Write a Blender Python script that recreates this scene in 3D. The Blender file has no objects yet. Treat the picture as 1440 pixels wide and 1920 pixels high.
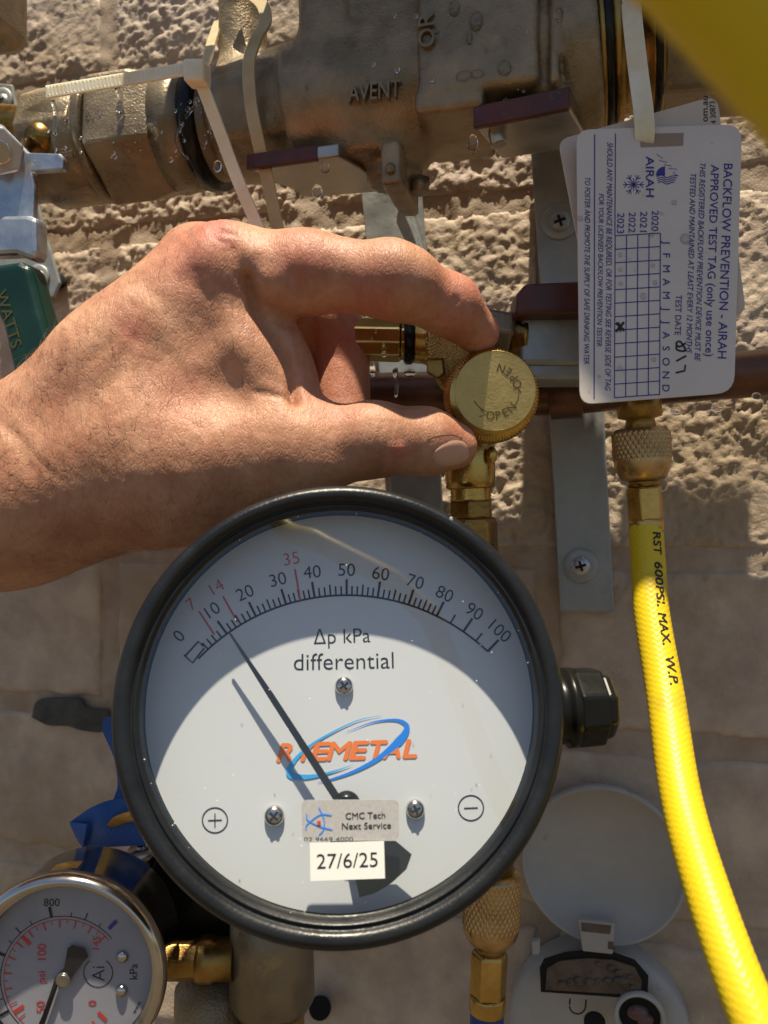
import bpy, math, random
import numpy as np
from mathutils import Vector, Matrix
random.seed(7); rng = np.random.default_rng(7)
SC = bpy.context.scene
# ---------------------------------------------------------------- camera, sky, sun
F = 1507.0                                   # focal length in photo pixels (photo 1440 x 1920)
cam_d = bpy.data.cameras.new('camera'); cam = bpy.data.objects.new('camera', cam_d)
SC.collection.objects.link(cam); SC.camera = cam
cam.location = (0, 0, 0); cam.rotation_euler = (math.radians(90), 0, 0)
cam_d.sensor_fit = 'VERTICAL'; cam_d.sensor_height = 24.0; cam_d.lens = 24.0 * F / 1920
cam_d.clip_start = 0.005; cam_d.clip_end = 50
cam_d.dof.use_dof = True; cam_d.dof.focus_distance = 0.295; cam_d.dof.aperture_fstop = cam_d.lens / 2.0
SUN = Vector((-0.02, -0.20, 0.98)).normalized()      # towards the sun
sun_d = bpy.data.lights.new('sun', 'SUN'); sun_d.energy = 5.0; sun_d.angle = math.radians(0.8)
sun_d.color = (1.0, 0.89, 0.69)
sun = bpy.data.objects.new('sun', sun_d); SC.collection.objects.link(sun)
sun.rotation_euler = SUN.to_track_quat('Z', 'Y').to_euler()
world = bpy.data.worlds.new('World'); SC.world = world; world.use_nodes = True
wn = world.node_tree; sky = wn.nodes.new('ShaderNodeTexSky'); sky.sky_type = 'NISHITA'; sky.sun_disc = False
sky.sun_elevation = math.asin(SUN.z); sky.sun_rotation = math.atan2(SUN.x, SUN.y)
wn.links.new(sky.outputs[0], wn.nodes['Background'].inputs[0]); wn.nodes['Background'].inputs[1].default_value = 0.055
SC.view_settings.view_transform = 'Standard'; SC.view_settings.look = 'None'
SC.view_settings.gamma = 1; SC.view_settings.exposure = 0.68

# ---------------------------------------------------------------- placing helpers
def P(px, py, d):
    return np.array([(px - 720) / F * d, d, (960 - py) / F * d])
YAW = math.radians(14)
WT = np.array([math.cos(YAW), -math.sin(YAW), 0.0]); WN = np.array([-math.sin(YAW), -math.cos(YAW), 0.0])
WO = np.array([0, 0.41, 0.0]); UP = np.array([0, 0, 1.0])
class Plane:
    def __init__(s, o, n): s.o = np.array(o, float); n = np.array(n, float); s.n = n / np.linalg.norm(n)
    def __call__(s, px, py):
        r = np.array([(px - 720) / F, 1.0, (960 - py) / F])
        return r * (s.o @ s.n) / (r @ s.n)
    def off(s, h): return Plane(s.o + s.n * h, s.n)
def wp(h): return Plane(WO + WN * h, WN)
def W(px, py, h): return wp(h)(px, py)
def unit(v): v = np.asarray(v, float); return v / np.linalg.norm(v)
def frame(ax):
    ax = unit(ax); t = np.array([0, -1.0, 0]) if abs(ax[1]) < 0.9 else np.array([1.0, 0, 0])
    u = unit(t - ax * (t @ ax)); return ax, u, np.cross(ax, u)
def catmull(pts, n):
    pts = np.array(pts, float); q = np.vstack([2 * pts[0] - pts[1], pts, 2 * pts[-1] - pts[-2]]); out = []
    for i in range(len(pts) - 1):
        a, b, c, d = q[i:i + 4]
        for k in range(n):
            t = k / n
            out.append(0.5 * (2 * b + (c - a) * t + (2 * a - 5 * b + 4 * c - d) * t * t + (3 * b - 3 * c + d - a) * t ** 3))
    out.append(pts[-1]); return np.array(out)

# ---------------------------------------------------------------- noise
def _h(ix, iy, iz, s):
    n = (ix * 374761393 + iy * 668265263 + iz * 2147483647 + s * 974634777) & 0xffffffff
    n = ((n ^ (n >> 13)) * 1274126177) & 0xffffffff
    return ((n ^ (n >> 16)) & 0xffffff) / float(0xffffff)
def vnoise(p, s=0):
    p = np.asarray(p, float); i = np.floor(p).astype(np.int64); f = p - i; f = f * f * (3 - 2 * f); r = 0
    for dx in (0, 1):
        for dy in (0, 1):
            for dz in (0, 1):
                w = (f[..., 0] if dx else 1 - f[..., 0]) * (f[..., 1] if dy else 1 - f[..., 1]) * (f[..., 2] if dz else 1 - f[..., 2])
                r = r + w * _h(i[..., 0] + dx, i[..., 1] + dy, i[..., 2] + dz, s)
    return r * 2 - 1
def fbm(p, o=4, s=0):
    r = 0; a = 1; t = 0
    for k in range(o): r = r + a * vnoise(np.asarray(p) * 2 ** k, s + k); t += a; a *= .5
    return r / t
def worley2(p, s=0):
    i = np.floor(p).astype(np.int64); best = np.full(p.shape[:-1], 9.0)
    for dx in (-1, 0, 1):
        for dy in (-1, 0, 1):
            cx = i[..., 0] + dx; cy = i[..., 1] + dy; z = np.zeros_like(cx)
            q = np.hypot(cx + _h(cx, cy, z, s) - p[..., 0], cy + _h(cx, cy, z, s + 5) - p[..., 1]); best = np.minimum(best, q)
    return best

# ---------------------------------------------------------------- objects
def tag(o, label=None, cat=None, group=None, kind=None):
    if label: o['label'] = label
    if cat: o['category'] = cat
    if group: o['group'] = group
    if kind: o['kind'] = kind
    return o
def thing(name, loc, label, cat, group=None):
    o = bpy.data.objects.new(name, None); o.empty_display_size = 0.01
    SC.collection.objects.link(o); o.location = [float(x) for x in loc]; return tag(o, label, cat, group)
def rootloc(p):
    v = Vector((0, 0, 0))
    while p is not None: v = v + p.location; p = p.parent
    return np.array(v)
class MB:
    def __init__(s): s.v = []; s.f = []; s.n = 0; s.uv = []; s.sm = []
    def add(s, v, f, smooth=True, uv=None):
        v = np.asarray(v, float).reshape(-1, 3)
        for q in f: s.f.append([int(i) + s.n for i in q]); s.sm.append(smooth)
        s.v.append(v); s.n += len(v)
        s.uv.append(np.zeros((len(v), 2)) if uv is None else np.asarray(uv, float)); return s
    def grid(s, V, wrapu=False, wrapv=False, uv=None, flip=False, smooth=True):
        nu, nv = V.shape[:2]; f = []
        for i in range(nu if wrapu else nu - 1):
            for j in range(nv if wrapv else nv - 1):
                a = i * nv + j; b = ((i + 1) % nu) * nv + j; c = ((i + 1) % nu) * nv + (j + 1) % nv; d = i * nv + (j + 1) % nv
                f.append((a, d, c, b) if flip else (a, b, c, d))
        return s.add(V.reshape(-1, 3), f, smooth, None if uv is None else uv.reshape(-1, 2))
    def lathe(s, p0, ax, prof, n=32, smooth=True, phase=0, cap=True, mod=None):
        """prof: (t, r) in metres along ax from p0; mod(ang, t) multiplies the radius"""
        p0 = np.asarray(p0, float); a, u, w = frame(ax); th = np.arange(n) / n * 2 * math.pi + phase
        pr = np.array(prof, float); T, A = np.meshgrid(pr[:, 0], th, indexing='ij'); R = np.repeat(pr[:, 1:2], n, 1)
        if mod is not None: R = R + mod(A, T, R)
        V = p0 + T[..., None] * a + R[..., None] * (np.cos(A)[..., None] * u + np.sin(A)[..., None] * w)
        uv = np.stack([A / (2 * math.pi), T], -1)
        base = s.n; s.grid(V, wrapv=True, uv=uv, smooth=smooth, flip=True)
        if cap:
            m = len(pr); s.f.append([base + i for i in range(n)][::-1]); s.sm.append(False)
            s.f.append([base + (m - 1) * n + i for i in range(n)]); s.sm.append(False)
        return s
    def cyl(s, a, b, r, n=24, r2=None, smooth=True, phase=0):
        a = np.asarray(a, float); b = np.asarray(b, float); L = np.linalg.norm(b - a)
        return s.lathe(a, b - a, [(0, r), (L, r if r2 is None else r2)], n, smooth, phase)
    def prism(s, front, back, smooth=False):
        n = len(front); f = [list(range(n)), [n + i for i in range(n)][::-1]]
        f += [[i, n + i, n + (i + 1) % n, (i + 1) % n] for i in range(n)]
        return s.add(np.vstack([front, back]), f, smooth)
    def box(s, o, ux, uy, uz):
        """box from corner o with edge vectors"""
        o, ux, uy, uz = [np.asarray(q, float) for q in (o, ux, uy, uz)]
        b = [o, o + ux, o + ux + uy, o + uy]; return s.prism(np.array(b), np.array(b) + uz)
    def plate(s, pts, pl, th):
        """outline given at picture positions on plane pl (front face), thickness th backwards"""
        fr = np.array([pl(*q) for q in pts]); return s.prism(fr, fr - pl.n * th)
    def tube(s, pts, r, n=16, mod=None, cap=True, flat=None):
        pts = np.asarray(pts, float); m = len(pts); r = np.broadcast_to(np.asarray(r, float), (m,))
        tan = np.gradient(pts, axis=0); tan /= np.linalg.norm(tan, axis=1)[:, None]
        u = np.zeros_like(pts); _, u0, _ = frame(tan[0])
        for i in range(m): u0 = unit(u0 - tan[i] * (u0 @ tan[i])); u[i] = u0
        w = np.cross(tan, u); th = np.arange(n) / n * 2 * math.pi
        L = np.concatenate([[0], np.cumsum(np.linalg.norm(np.diff(pts, axis=0), axis=1))])
        T, A = np.meshgrid(L, th, indexing='ij'); R = np.repeat(r[:, None], n, 1)
        if mod is not None: R = R + mod(A, T)
        fu = 1 if flat is None else flat[0]; fw = 1 if flat is None else flat[1]
        V = pts[:, None] + R[..., None] * (fu * np.cos(A)[..., None] * u[:, None] + fw * np.sin(A)[..., None] * w[:, None])
        base = s.n; s.grid(V, wrapv=True, uv=np.stack([A / (2 * math.pi), T], -1), flip=True)
        if cap:
            s.f.append([base + i for i in range(n)][::-1]); s.sm.append(False)
            s.f.append([base + (m - 1) * n + i for i in range(n)]); s.sm.append(False)
        return s
    def ball(s, c, r, n=12, sc=(1, 1, 1), axes=None):
        th = np.linspace(0, math.pi, n + 1)[1:-1]; ph = np.arange(n * 2) / (n * 2) * 2 * math.pi
        T, A = np.meshgrid(th, ph, indexing='ij'); X = np.stack([np.sin(T) * np.cos(A) * sc[0], np.sin(T) * np.sin(A) * sc[1], np.cos(T) * sc[2]], -1) * r
        if axes is not None: X = X @ np.array(axes)
        top = np.array([0, 0, sc[2] * r]); bot = -top
        if axes is not None: top = top @ np.array(axes); bot = bot @ np.array(axes)
        base = s.n; s.grid(X + c, wrapv=True); k = 2 * n; last = base + (n - 2) * k
        s.v.append(np.array([top + c, bot + c])); s.uv.append(np.zeros((2, 2))); t = s.n; s.n += 2
        for j in range(k):
            s.f.append([t, base + j, base + (j + 1) % k]); s.f.append([t + 1, last + (j + 1) % k, last + j]); s.sm += [True, True]
        return s
    def build(s, name, m, parent=None, bevel=0, seg=2, recalc=False, uv=False, kind=None, label=None):
        V = np.vstack(s.v); off = rootloc(parent)
        me = bpy.data.meshes.new(name); me.from_pydata((V - off).tolist(), [], s.f)
        me.polygons.foreach_set('use_smooth', s.sm)
        if uv:
            U = np.vstack(s.uv); li = np.zeros(len(me.loops), int); me.loops.foreach_get('vertex_index', li)
            l = me.uv_layers.new(name='UVMap'); l.data.foreach_set('uv', U[li].ravel())
        me.materials.append(m)
        if recalc:
            import bmesh
            b = bmesh.new(); b.from_mesh(me); bmesh.ops.recalc_face_normals(b, faces=b.faces[:]); b.to_mesh(me); b.free()
        me.update()
        o = bpy.data.objects.new(name, me); SC.collection.objects.link(o)
        if parent is not None: o.parent = parent
        if bevel:
            b = o.modifiers.new('bevel', 'BEVEL'); b.width = bevel; b.segments = seg; b.limit_method = 'ANGLE'; b.angle_limit = math.radians(35)
            b.harden_normals = False
            if hasattr(me, 'shade_smooth'): pass
        if kind: o['kind'] = kind
        if label: o['label'] = label
        return o

# ---------------------------------------------------------------- text as flat print on a plane
_tc = {}
def text_mesh(txt, bold=0.0, ext=0.0):
    k = (txt, bold, ext)
    if k not in _tc:
        c = bpy.data.curves.new('t', 'FONT'); c.body = txt; c.size = 1; c.offset = bold; c.extrude = ext; c.resolution_u = 4
        c.fill_mode = 'BOTH' if ext else 'FRONT'
        o = bpy.data.objects.new('t', c); SC.collection.objects.link(o)
        bpy.context.view_layer.update(); dg = bpy.context.evaluated_depsgraph_get(); m = o.evaluated_get(dg).to_mesh()
        V = np.array([v.co[:] for v in m.vertices]).reshape(-1, 3); Fc = [list(p.vertices) for p in m.polygons]
        o.evaluated_get(dg).to_mesh_clear(); bpy.data.objects.remove(o); bpy.data.curves.remove(c); _tc[k] = (V, Fc)
    return _tc[k]
def text_fit(mb, txt, a, b, cap, pl, bold=0.0, shear=0.0, ext=0.0, mid=True):
    """text running from picture position a to b on plane pl; cap height cap px; mid: a-b is the middle line"""
    if bold > 0:                                       # heavier print: the same letters again, shifted by a hair
        d = bold * cap * 1.2; ux, uy = unit(np.array(b) - np.array(a)) * d
        for k, (o, q) in enumerate(((-.5, 0), (0, 0), (.5, 0), (0, .5), (0, -.5))):
            text_fit(mb, txt, (a[0] + ux * o + uy * q, a[1] + uy * o - ux * q), (b[0] + ux * o + uy * q, b[1] + uy * o - ux * q), cap, pl.off(.000012 * k), 0, shear, ext, mid)
        return
    V, Fc = text_mesh(txt, bold, ext); V = V.copy()
    if not len(V): return
    A = pl(*a); B = pl(*b); x = B - A; L = np.linalg.norm(x); x = x / L; y = np.cross(pl.n, x)
    H = cap * (A @ np.array([0, 1, 0])) / F / 0.70
    x0, x1 = V[:, 0].min(), V[:, 0].max(); sx = L / (x1 - x0)
    vy = V[:, 1] * H - (0.35 * H if mid else 0); vx = (V[:, 0] - x0) * sx + shear * vy
    mb.add(A + vx[:, None] * x + vy[:, None] * y + V[:, 2:3] * pl.n * 0.001 , Fc, False)
def text_at(mb, txt, c, cap, ang, pl, bold=0.0, wf=1.0, shear=0, ext=0.0):
    """centred at picture position c, turned ang degrees clockwise in the picture"""
    V, _ = text_mesh(txt, bold, ext); w = (V[:, 0].max() - V[:, 0].min()) / 0.70 * cap * wf / 2
    r = math.radians(ang); dx, dy = math.cos(r) * w, math.sin(r) * w
    text_fit(mb, txt, (c[0] - dx, c[1] - dy), (c[0] + dx, c[1] + dy), cap, pl, bold, shear, ext)
def line(mb, pts, w, pl):
    """a printed line through picture positions; w = width px, or one width per point"""
    Q = np.array([pl(*p) for p in pts]); t = np.gradient(Q, axis=0); t /= np.linalg.norm(t, axis=1)[:, None]
    s = np.cross(pl.n, t); ww = np.broadcast_to(np.asarray(w, float), (len(Q),))[:, None] * Q[:, 1:2] / F / 2
    V = np.stack([Q - s * ww, Q + s * ww], 1); mb.grid(V, smooth=False)
def arc(c, r, a0, a1, n=40):
    """angles clockwise from up, picture space"""
    return [(c[0] + r * math.sin(math.radians(a)), c[1] - r * math.cos(math.radians(a))) for a in np.linspace(a0, a1, n)]
def poly(mb, pts, pl):
    mb.add([pl(*p) for p in pts], [list(range(len(pts)))[::-1]], False)

# ---------------------------------------------------------------- smooth solids from distance fields
def seg_d(p, a, b, ra, rb):
    ab = b - a; t = np.clip(((p - a) @ ab) / (ab @ ab), 0, 1)
    return np.linalg.norm(p - a - t[:, None] * ab, axis=1) - (ra + (rb - ra) * t)
def box_d(p, c, ax, half, r):
    q = np.abs((p - c) @ np.array(ax).T) - (np.array(half) - r)
    return np.linalg.norm(np.maximum(q, 0), axis=1) + np.minimum(q.max(1), 0) - r
def cyl_d(p, a, b, ra, rb=None, r=0.001):
    rb = ra if rb is None else rb
    ab = b - a; L = np.linalg.norm(ab); u = ab / L; t = (p - a) @ u; rad = np.linalg.norm(p - a - t[:, None] * u, axis=1)
    R = ra + (rb - ra) * np.clip(t / L, 0, 1); q0 = rad - R + r; q1 = np.abs(t - L / 2) - L / 2 + r
    return np.hypot(np.maximum(q0, 0), np.maximum(q1, 0)) + np.minimum(np.maximum(q0, q1), 0) - r
def smin(a, b, k):
    h = np.maximum(k - np.abs(a - b), 0) / k; return np.minimum(a, b) - h * h * k * 0.25
def sdf_mesh(fn, lo, hi, st, newton=3):
    lo = np.array(lo); hi = np.array(hi); n = np.ceil((hi - lo) / st).astype(int) + 1
    ax = [lo[i] + np.arange(n[i]) * st for i in range(3)]; f = np.empty(tuple(n), np.float32)
    for i in range(n[0]):
        Y, Z = np.meshgrid(ax[1], ax[2], indexing='ij'); pts = np.stack([np.full(Y.shape, ax[0][i]), Y, Z], -1).reshape(-1, 3)
        f[i] = fn(pts).reshape(n[1], n[2])
    s = f < 0; c = np.zeros(tuple(n - 1), int)
    for dx in (0, 1):
        for dy in (0, 1):
            for dz in (0, 1): c += s[dx:n[0] - 1 + dx, dy:n[1] - 1 + dy, dz:n[2] - 1 + dz]
    act = (c > 0) & (c < 8); idx = -np.ones(act.shape, int); idx[act] = np.arange(act.sum())
    V = lo + (np.argwhere(act) + 0.5) * st; faces = []
    for a in range(3):
        sl0 = [slice(None)] * 3; sl1 = [slice(None)] * 3; sl0[a] = slice(0, -1); sl1[a] = slice(1, None)
        A = s[tuple(sl0)]; B = s[tuple(sl1)]; e = np.argwhere(A != B); b_, c_ = (a + 1) % 3, (a + 2) % 3
        ok = (e[:, b_] > 0) & (e[:, c_] > 0) & (e[:, b_] < n[b_] - 1) & (e[:, c_] < n[c_] - 1); e = e[ok]
        inside = A[tuple(e.T)]; q = []
        for db, dc in ((-1, -1), (0, -1), (0, 0), (-1, 0)):
            k = e.copy(); k[:, b_] += db; k[:, c_] += dc; q.append(idx[tuple(k.T)])
        q = np.stack(q, 1); q[~inside] = q[~inside][:, ::-1]; faces.append(q)
    faces = np.vstack(faces); h = st * 0.3
    for _ in range(newton):
        d = fn(V); g = np.stack([(fn(V + np.eye(3)[k] * h) - fn(V - np.eye(3)[k] * h)) / (2 * h) for k in range(3)], 1)
        V = V - np.clip(d, -st, st)[:, None] * g / np.maximum((g * g).sum(1), .2)[:, None]
    g = g / np.maximum(np.linalg.norm(g, axis=1), 1e-6)[:, None]
    return V, faces, g

# ---------------------------------------------------------------- materials
def nd(t, kind, **k):
    n = t.nodes.new(kind)
    for a, b in k.items(): setattr(n, a, b)
    return n
def mat(name, col, rough=0.5, metal=0.0, var=None, vscale=60, bump=0.0, bscale=400, bdist=0.001, wear=None, wscale=90, wlo=.5, whi=.6, rvar=0.0,
        sss=0, sssr=None, trans=0, ior=1.45, coat=0, wave=None, spec=None, stretch=None, bump2=0, b2scale=3000, voro=False):
    m = bpy.data.materials.new(name); m.use_nodes = True; t = m.node_tree; L = t.links.new
    b = t.nodes['Principled BSDF']; tc = nd(t, 'ShaderNodeTexCoord'); co = tc.outputs['Object']
    if stretch:
        mp = nd(t, 'ShaderNodeMapping'); mp.inputs['Scale'].default_value = stretch; L(co, mp.inputs[0]); co = mp.outputs[0]
    b.inputs['Base Color'].default_value = (*col, 1); b.inputs['Roughness'].default_value = rough; b.inputs['Metallic'].default_value = metal
    out = None
    if var:
        n = nd(t, 'ShaderNodeTexNoise'); n.inputs['Scale'].default_value = vscale; n.inputs['Detail'].default_value = 6; n.inputs['Roughness'].default_value = .62; L(co, n.inputs['Vector'])
        r = nd(t, 'ShaderNodeValToRGB'); r.color_ramp.elements[0].position = .36; r.color_ramp.elements[1].position = .66
        r.color_ramp.elements[0].color = (*var, 1); r.color_ramp.elements[1].color = (*col, 1); L(n.outputs['Fac'], r.inputs[0]); out = r.outputs[0]
        if rvar:
            mr = nd(t, 'ShaderNodeMapRange'); mr.inputs['To Min'].default_value = max(rough - rvar, .02); mr.inputs['To Max'].default_value = rough + rvar
            mr.inputs['From Min'].default_value = .35; mr.inputs['From Max'].default_value = .65; L(n.outputs['Fac'], mr.inputs['Value']); L(mr.outputs[0], b.inputs['Roughness'])
    if wear:
        n = nd(t, 'ShaderNodeTexNoise'); n.inputs['Scale'].default_value = wscale; n.inputs['Detail'].default_value = 8; n.inputs['Roughness'].default_value = .7; L(co, n.inputs['Vector'])
        r = nd(t, 'ShaderNodeValToRGB'); r.color_ramp.elements[0].position = wlo; r.color_ramp.elements[1].position = whi; L(n.outputs['Fac'], r.inputs[0])
        mx = nd(t, 'ShaderNodeMix', data_type='RGBA'); L(r.outputs[0], mx.inputs[0]); mx.inputs[7].default_value = (*wear, 1)
        if out: L(out, mx.inputs[6])
        else: mx.inputs[6].default_value = (*col, 1)
        out = mx.outputs[2]
    if out: L(out, b.inputs['Base Color'])
    nrm = None
    for bs, sc, dist in ((bump, bscale, bdist), (bump2, b2scale, bdist * .3)):
        if bs:
            if voro and sc == bscale:
                n = nd(t, 'ShaderNodeTexVoronoi'); n.inputs['Scale'].default_value = sc; ho = n.outputs['Distance']
            else:
                n = nd(t, 'ShaderNodeTexNoise'); n.inputs['Scale'].default_value = sc; n.inputs['Detail'].default_value = 5; ho = n.outputs['Fac']
            L(co, n.inputs['Vector']); bm = nd(t, 'ShaderNodeBump'); bm.inputs['Strength'].default_value = bs; bm.inputs['Distance'].default_value = dist
            L(ho, bm.inputs['Height'])
            if nrm: L(nrm, bm.inputs['Normal'])
            nrm = bm.outputs[0]
    if nrm: L(nrm, b.inputs['Normal'])
    if sss:
        b.inputs['Subsurface Weight'].default_value = sss; b.inputs['Subsurface Radius'].default_value = sssr or (1, .3, .15); b.inputs['Subsurface Scale'].default_value = 0.003
    if trans: b.inputs['Transmission Weight'].default_value = trans
    b.inputs['IOR'].default_value = ior
    if coat: b.inputs['Coat Weight'].default_value = coat; b.inputs['Coat Roughness'].default_value = .08
    if spec is not None: b.inputs['Specular IOR Level'].default_value = spec
    return m
M = {}
M['wall'] = mat('painted_masonry', (.62, .50, .37), .62, var=(.44, .34, .27), vscale=45, bump=.55, bscale=650, bdist=.0007, bump2=.3, b2scale=2600, wear=(.38, .285, .185), wscale=9, wlo=.47, whi=.66)
M['mortar'] = mat('painted_mortar', (.46, .37, .28), .7, var=(.36, .26, .18), vscale=60, bump=.5, bscale=900, bdist=.0006)
M['patch'] = mat('grey_mortar_patch', (.10, .10, .09), .8, var=(.055, .055, .05), vscale=90, bump=.6, bscale=500)
M['hole'] = mat('dark_hole', (.01, .009, .008), .9)
M['bronze'] = mat('wet_cast_bronze', (.36, .285, .185), .38, .45, var=(.19, .145, .09), vscale=42, bump=.8, bscale=900, bdist=.0005, bump2=.25, wear=(.34, .26, .15), wscale=70, wlo=.60, whi=.72, rvar=.16)
M['bronze2'] = mat('wet_dark_bronze', (.29, .235, .15), .34, .45, var=(.16, .125, .08), vscale=45, bump=.5, bscale=700, bdist=.0005, wear=(.40, .30, .15), wscale=60, wlo=.58, whi=.7, rvar=.14)
M['brass'] = mat('machined_brass', (.66, .46, .15), .30, 1.0, var=(.46, .30, .09), vscale=70, bump=.12, bscale=700, rvar=.08)
M['brass_rough'] = mat('hammered_brass', (.72, .52, .20), .33, 1.0, var=(.5, .34, .12), vscale=90, bump=.9, bscale=1500, bdist=.0006, voro=True)
M['brass_old'] = mat('aged_brass', (.44, .28, .085), .34, .95, var=(.22, .13, .04), vscale=60, bump=.2, bscale=500, rvar=.12)
M['brass_knurl'] = mat('worn_brass', (.62, .44, .22), .33, 1.0, var=(.42, .28, .13), vscale=120, rvar=.1)
M['galv'] = mat('galvanised_steel', (.40, .42, .42), .46, .5, var=(.30, .32, .33), vscale=55, bump=.15, bscale=350, wear=(.46, .45, .42), wscale=35, wlo=.6, whi=.75, rvar=.1)
M['zinc'] = mat('zinc_plated_steel', (.55, .57, .60), .34, .85, var=(.38, .40, .43), vscale=80, rvar=.1, bump=.1)
M['steel'] = mat('stainless_steel', (.62, .58, .53), .16, 1.0, var=(.5, .46, .41), vscale=50, rvar=.05)
M['steel_b'] = mat('brushed_steel', (.5, .47, .42), .38, 1.0, var=(.36, .33, .29), vscale=50, rvar=.08)
M['rubber'] = mat('black_rubber', (.011, .012, .014), .36, var=(.007, .008, .009), vscale=60, bump=.12, bscale=900, rvar=.07)
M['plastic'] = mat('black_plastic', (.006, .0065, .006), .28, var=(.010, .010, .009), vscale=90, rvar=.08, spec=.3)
M['dial'] = mat('white_dial', (.60, .635, .67), .5)
M['dial2'] = mat('small_dial_shade_toned', (.34, .34, .38), .5, var=(.28, .28, .32), vscale=30)  # white dial with shade put into its grey base
M['ink'] = mat('black_ink', (.012, .012, .014), .5)
M['red_ink'] = mat('red_ink', (.55, .05, .035), .5)
M['orange_ink'] = mat('orange_ink', (.80, .20, .03), .5)
M['blue_ink'] = mat('blue_ink', (.01, .22, .80), .5)
M['cyan_ink'] = mat('light_blue_ink', (.03, .40, .85), .5)
M['violet_ink'] = mat('violet_ink', (.035, .03, .26), .5)
M['needle'] = mat('black_enamel', (.018, .019, .022), .3)
M['sticker'] = mat('silver_sticker', (.52, .50, .49), .42, .2, bump=.2, bscale=3500, bdist=.0002, var=(.45, .43, .42), vscale=900)
M['paper'] = mat('white_paper', (.80, .79, .75), .6)
M['tagm'] = mat('white_plastic_tag', (.66, .60, .56), .38, var=(.60, .54, .50), vscale=30, bump=.05, bscale=200)
M['tag2'] = mat('cream_plastic_tag', (.62, .52, .43), .45, var=(.55, .45, .37), vscale=30)
M['nylon'] = mat('natural_nylon', (.80, .77, .66), .35, sss=.6, sssr=(1, .9, .6), var=(.70, .62, .44), vscale=60)
M['nylon_old'] = mat('aged_nylon', (.55, .45, .27), .38, sss=.4, sssr=(1, .8, .5), var=(.42, .33, .18), vscale=50)
M['red'] = mat('red_vinyl', (.11, .028, .024), .42, var=(.06, .02, .017), vscale=60, rvar=.08, wear=(.16, .12, .10), wscale=140, wlo=.6, whi=.72)
M['green'] = mat('green_vinyl', (.004, .038, .027), .36, var=(.003, .024, .018), vscale=40, rvar=.08)
M['blue'] = mat('blue_painted_steel', (.015, .085, .33), .34, var=(.012, .06, .24), vscale=50, rvar=.08)
M['blue_hose'] = mat('blue_rubber', (.01, .06, .28), .45)
M['yellow_print'] = mat('faded_yellow_print', (.07, .075, .02), .5)
M['copper'] = mat('weathered_copper', (.20, .10, .065), .38, .65, var=(.10, .052, .035), vscale=50, rvar=.12, bump=.15)
M['plastic_w'] = mat('weathered_white_plastic', (.44, .425, .395), .5, var=(.37, .355, .325), vscale=30, wear=(.22, .19, .15), wscale=60, wlo=.62, whi=.72)
M['debris'] = mat('muddy_water', (.07, .05, .035), .25, var=(.14, .10, .08), vscale=80, bump=.8, bscale=160, bdist=.003)
M['hair'] = mat('arm_hair', (.13, .07, .035), .4)
M['nail'] = mat('fingernail', (.64, .39, .29), .24, var=(.58, .34, .25), vscale=120, sss=.3, sssr=(1, .4, .25))
M['water'] = mat('clear_water', (1, 1, 1), .0, trans=1, ior=1.33)
# yellow braided hose
def hose_mat(name, c1, c2):
    m = mat(name, c1, .42, bump=.15, bscale=2500, bdist=.0003); t = m.node_tree; L = t.links.new
    n = nd(t, 'ShaderNodeTexNoise'); n.inputs['Scale'].default_value = 35; n.inputs['Detail'].default_value = 7
    L(t.nodes['Texture Coordinate'].outputs['Object'], n.inputs['Vector'])
    r = nd(t, 'ShaderNodeValToRGB'); r.color_ramp.elements[0].position = .30; r.color_ramp.elements[1].position = .42
    r.color_ramp.elements[0].color = (*c2, 1); r.color_ramp.elements[1].color = (*c1, 1); L(n.outputs['Fac'], r.inputs[0]); L(r.outputs[0], t.nodes['Principled BSDF'].inputs['Base Color'])
    return m
M['hose'] = hose_mat('yellow_braided_rubber', (.70, .50, .010), (.46, .33, .02))
def glass_mat(name, ior):
    m = bpy.data.materials.new(name); m.use_nodes = True; t = m.node_tree; t.nodes.clear(); L = t.links.new
    o = nd(t, 'ShaderNodeOutputMaterial'); a = nd(t, 'ShaderNodeBsdfTransparent'); g = nd(t, 'ShaderNodeBsdfGlossy'); g.inputs['Roughness'].default_value = .015
    fr = nd(t, 'ShaderNodeFresnel'); fr.inputs['IOR'].default_value = ior; mx = nd(t, 'ShaderNodeMixShader')
    L(fr.outputs[0], mx.inputs[0]); L(a.outputs[0], mx.inputs[1]); L(g.outputs[0], mx.inputs[2]); L(mx.outputs[0], o.inputs[0]); return m
M['glass'] = glass_mat('gauge_window', 1.75); M['glass2'] = glass_mat('small_gauge_window', 1.3)
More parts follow.
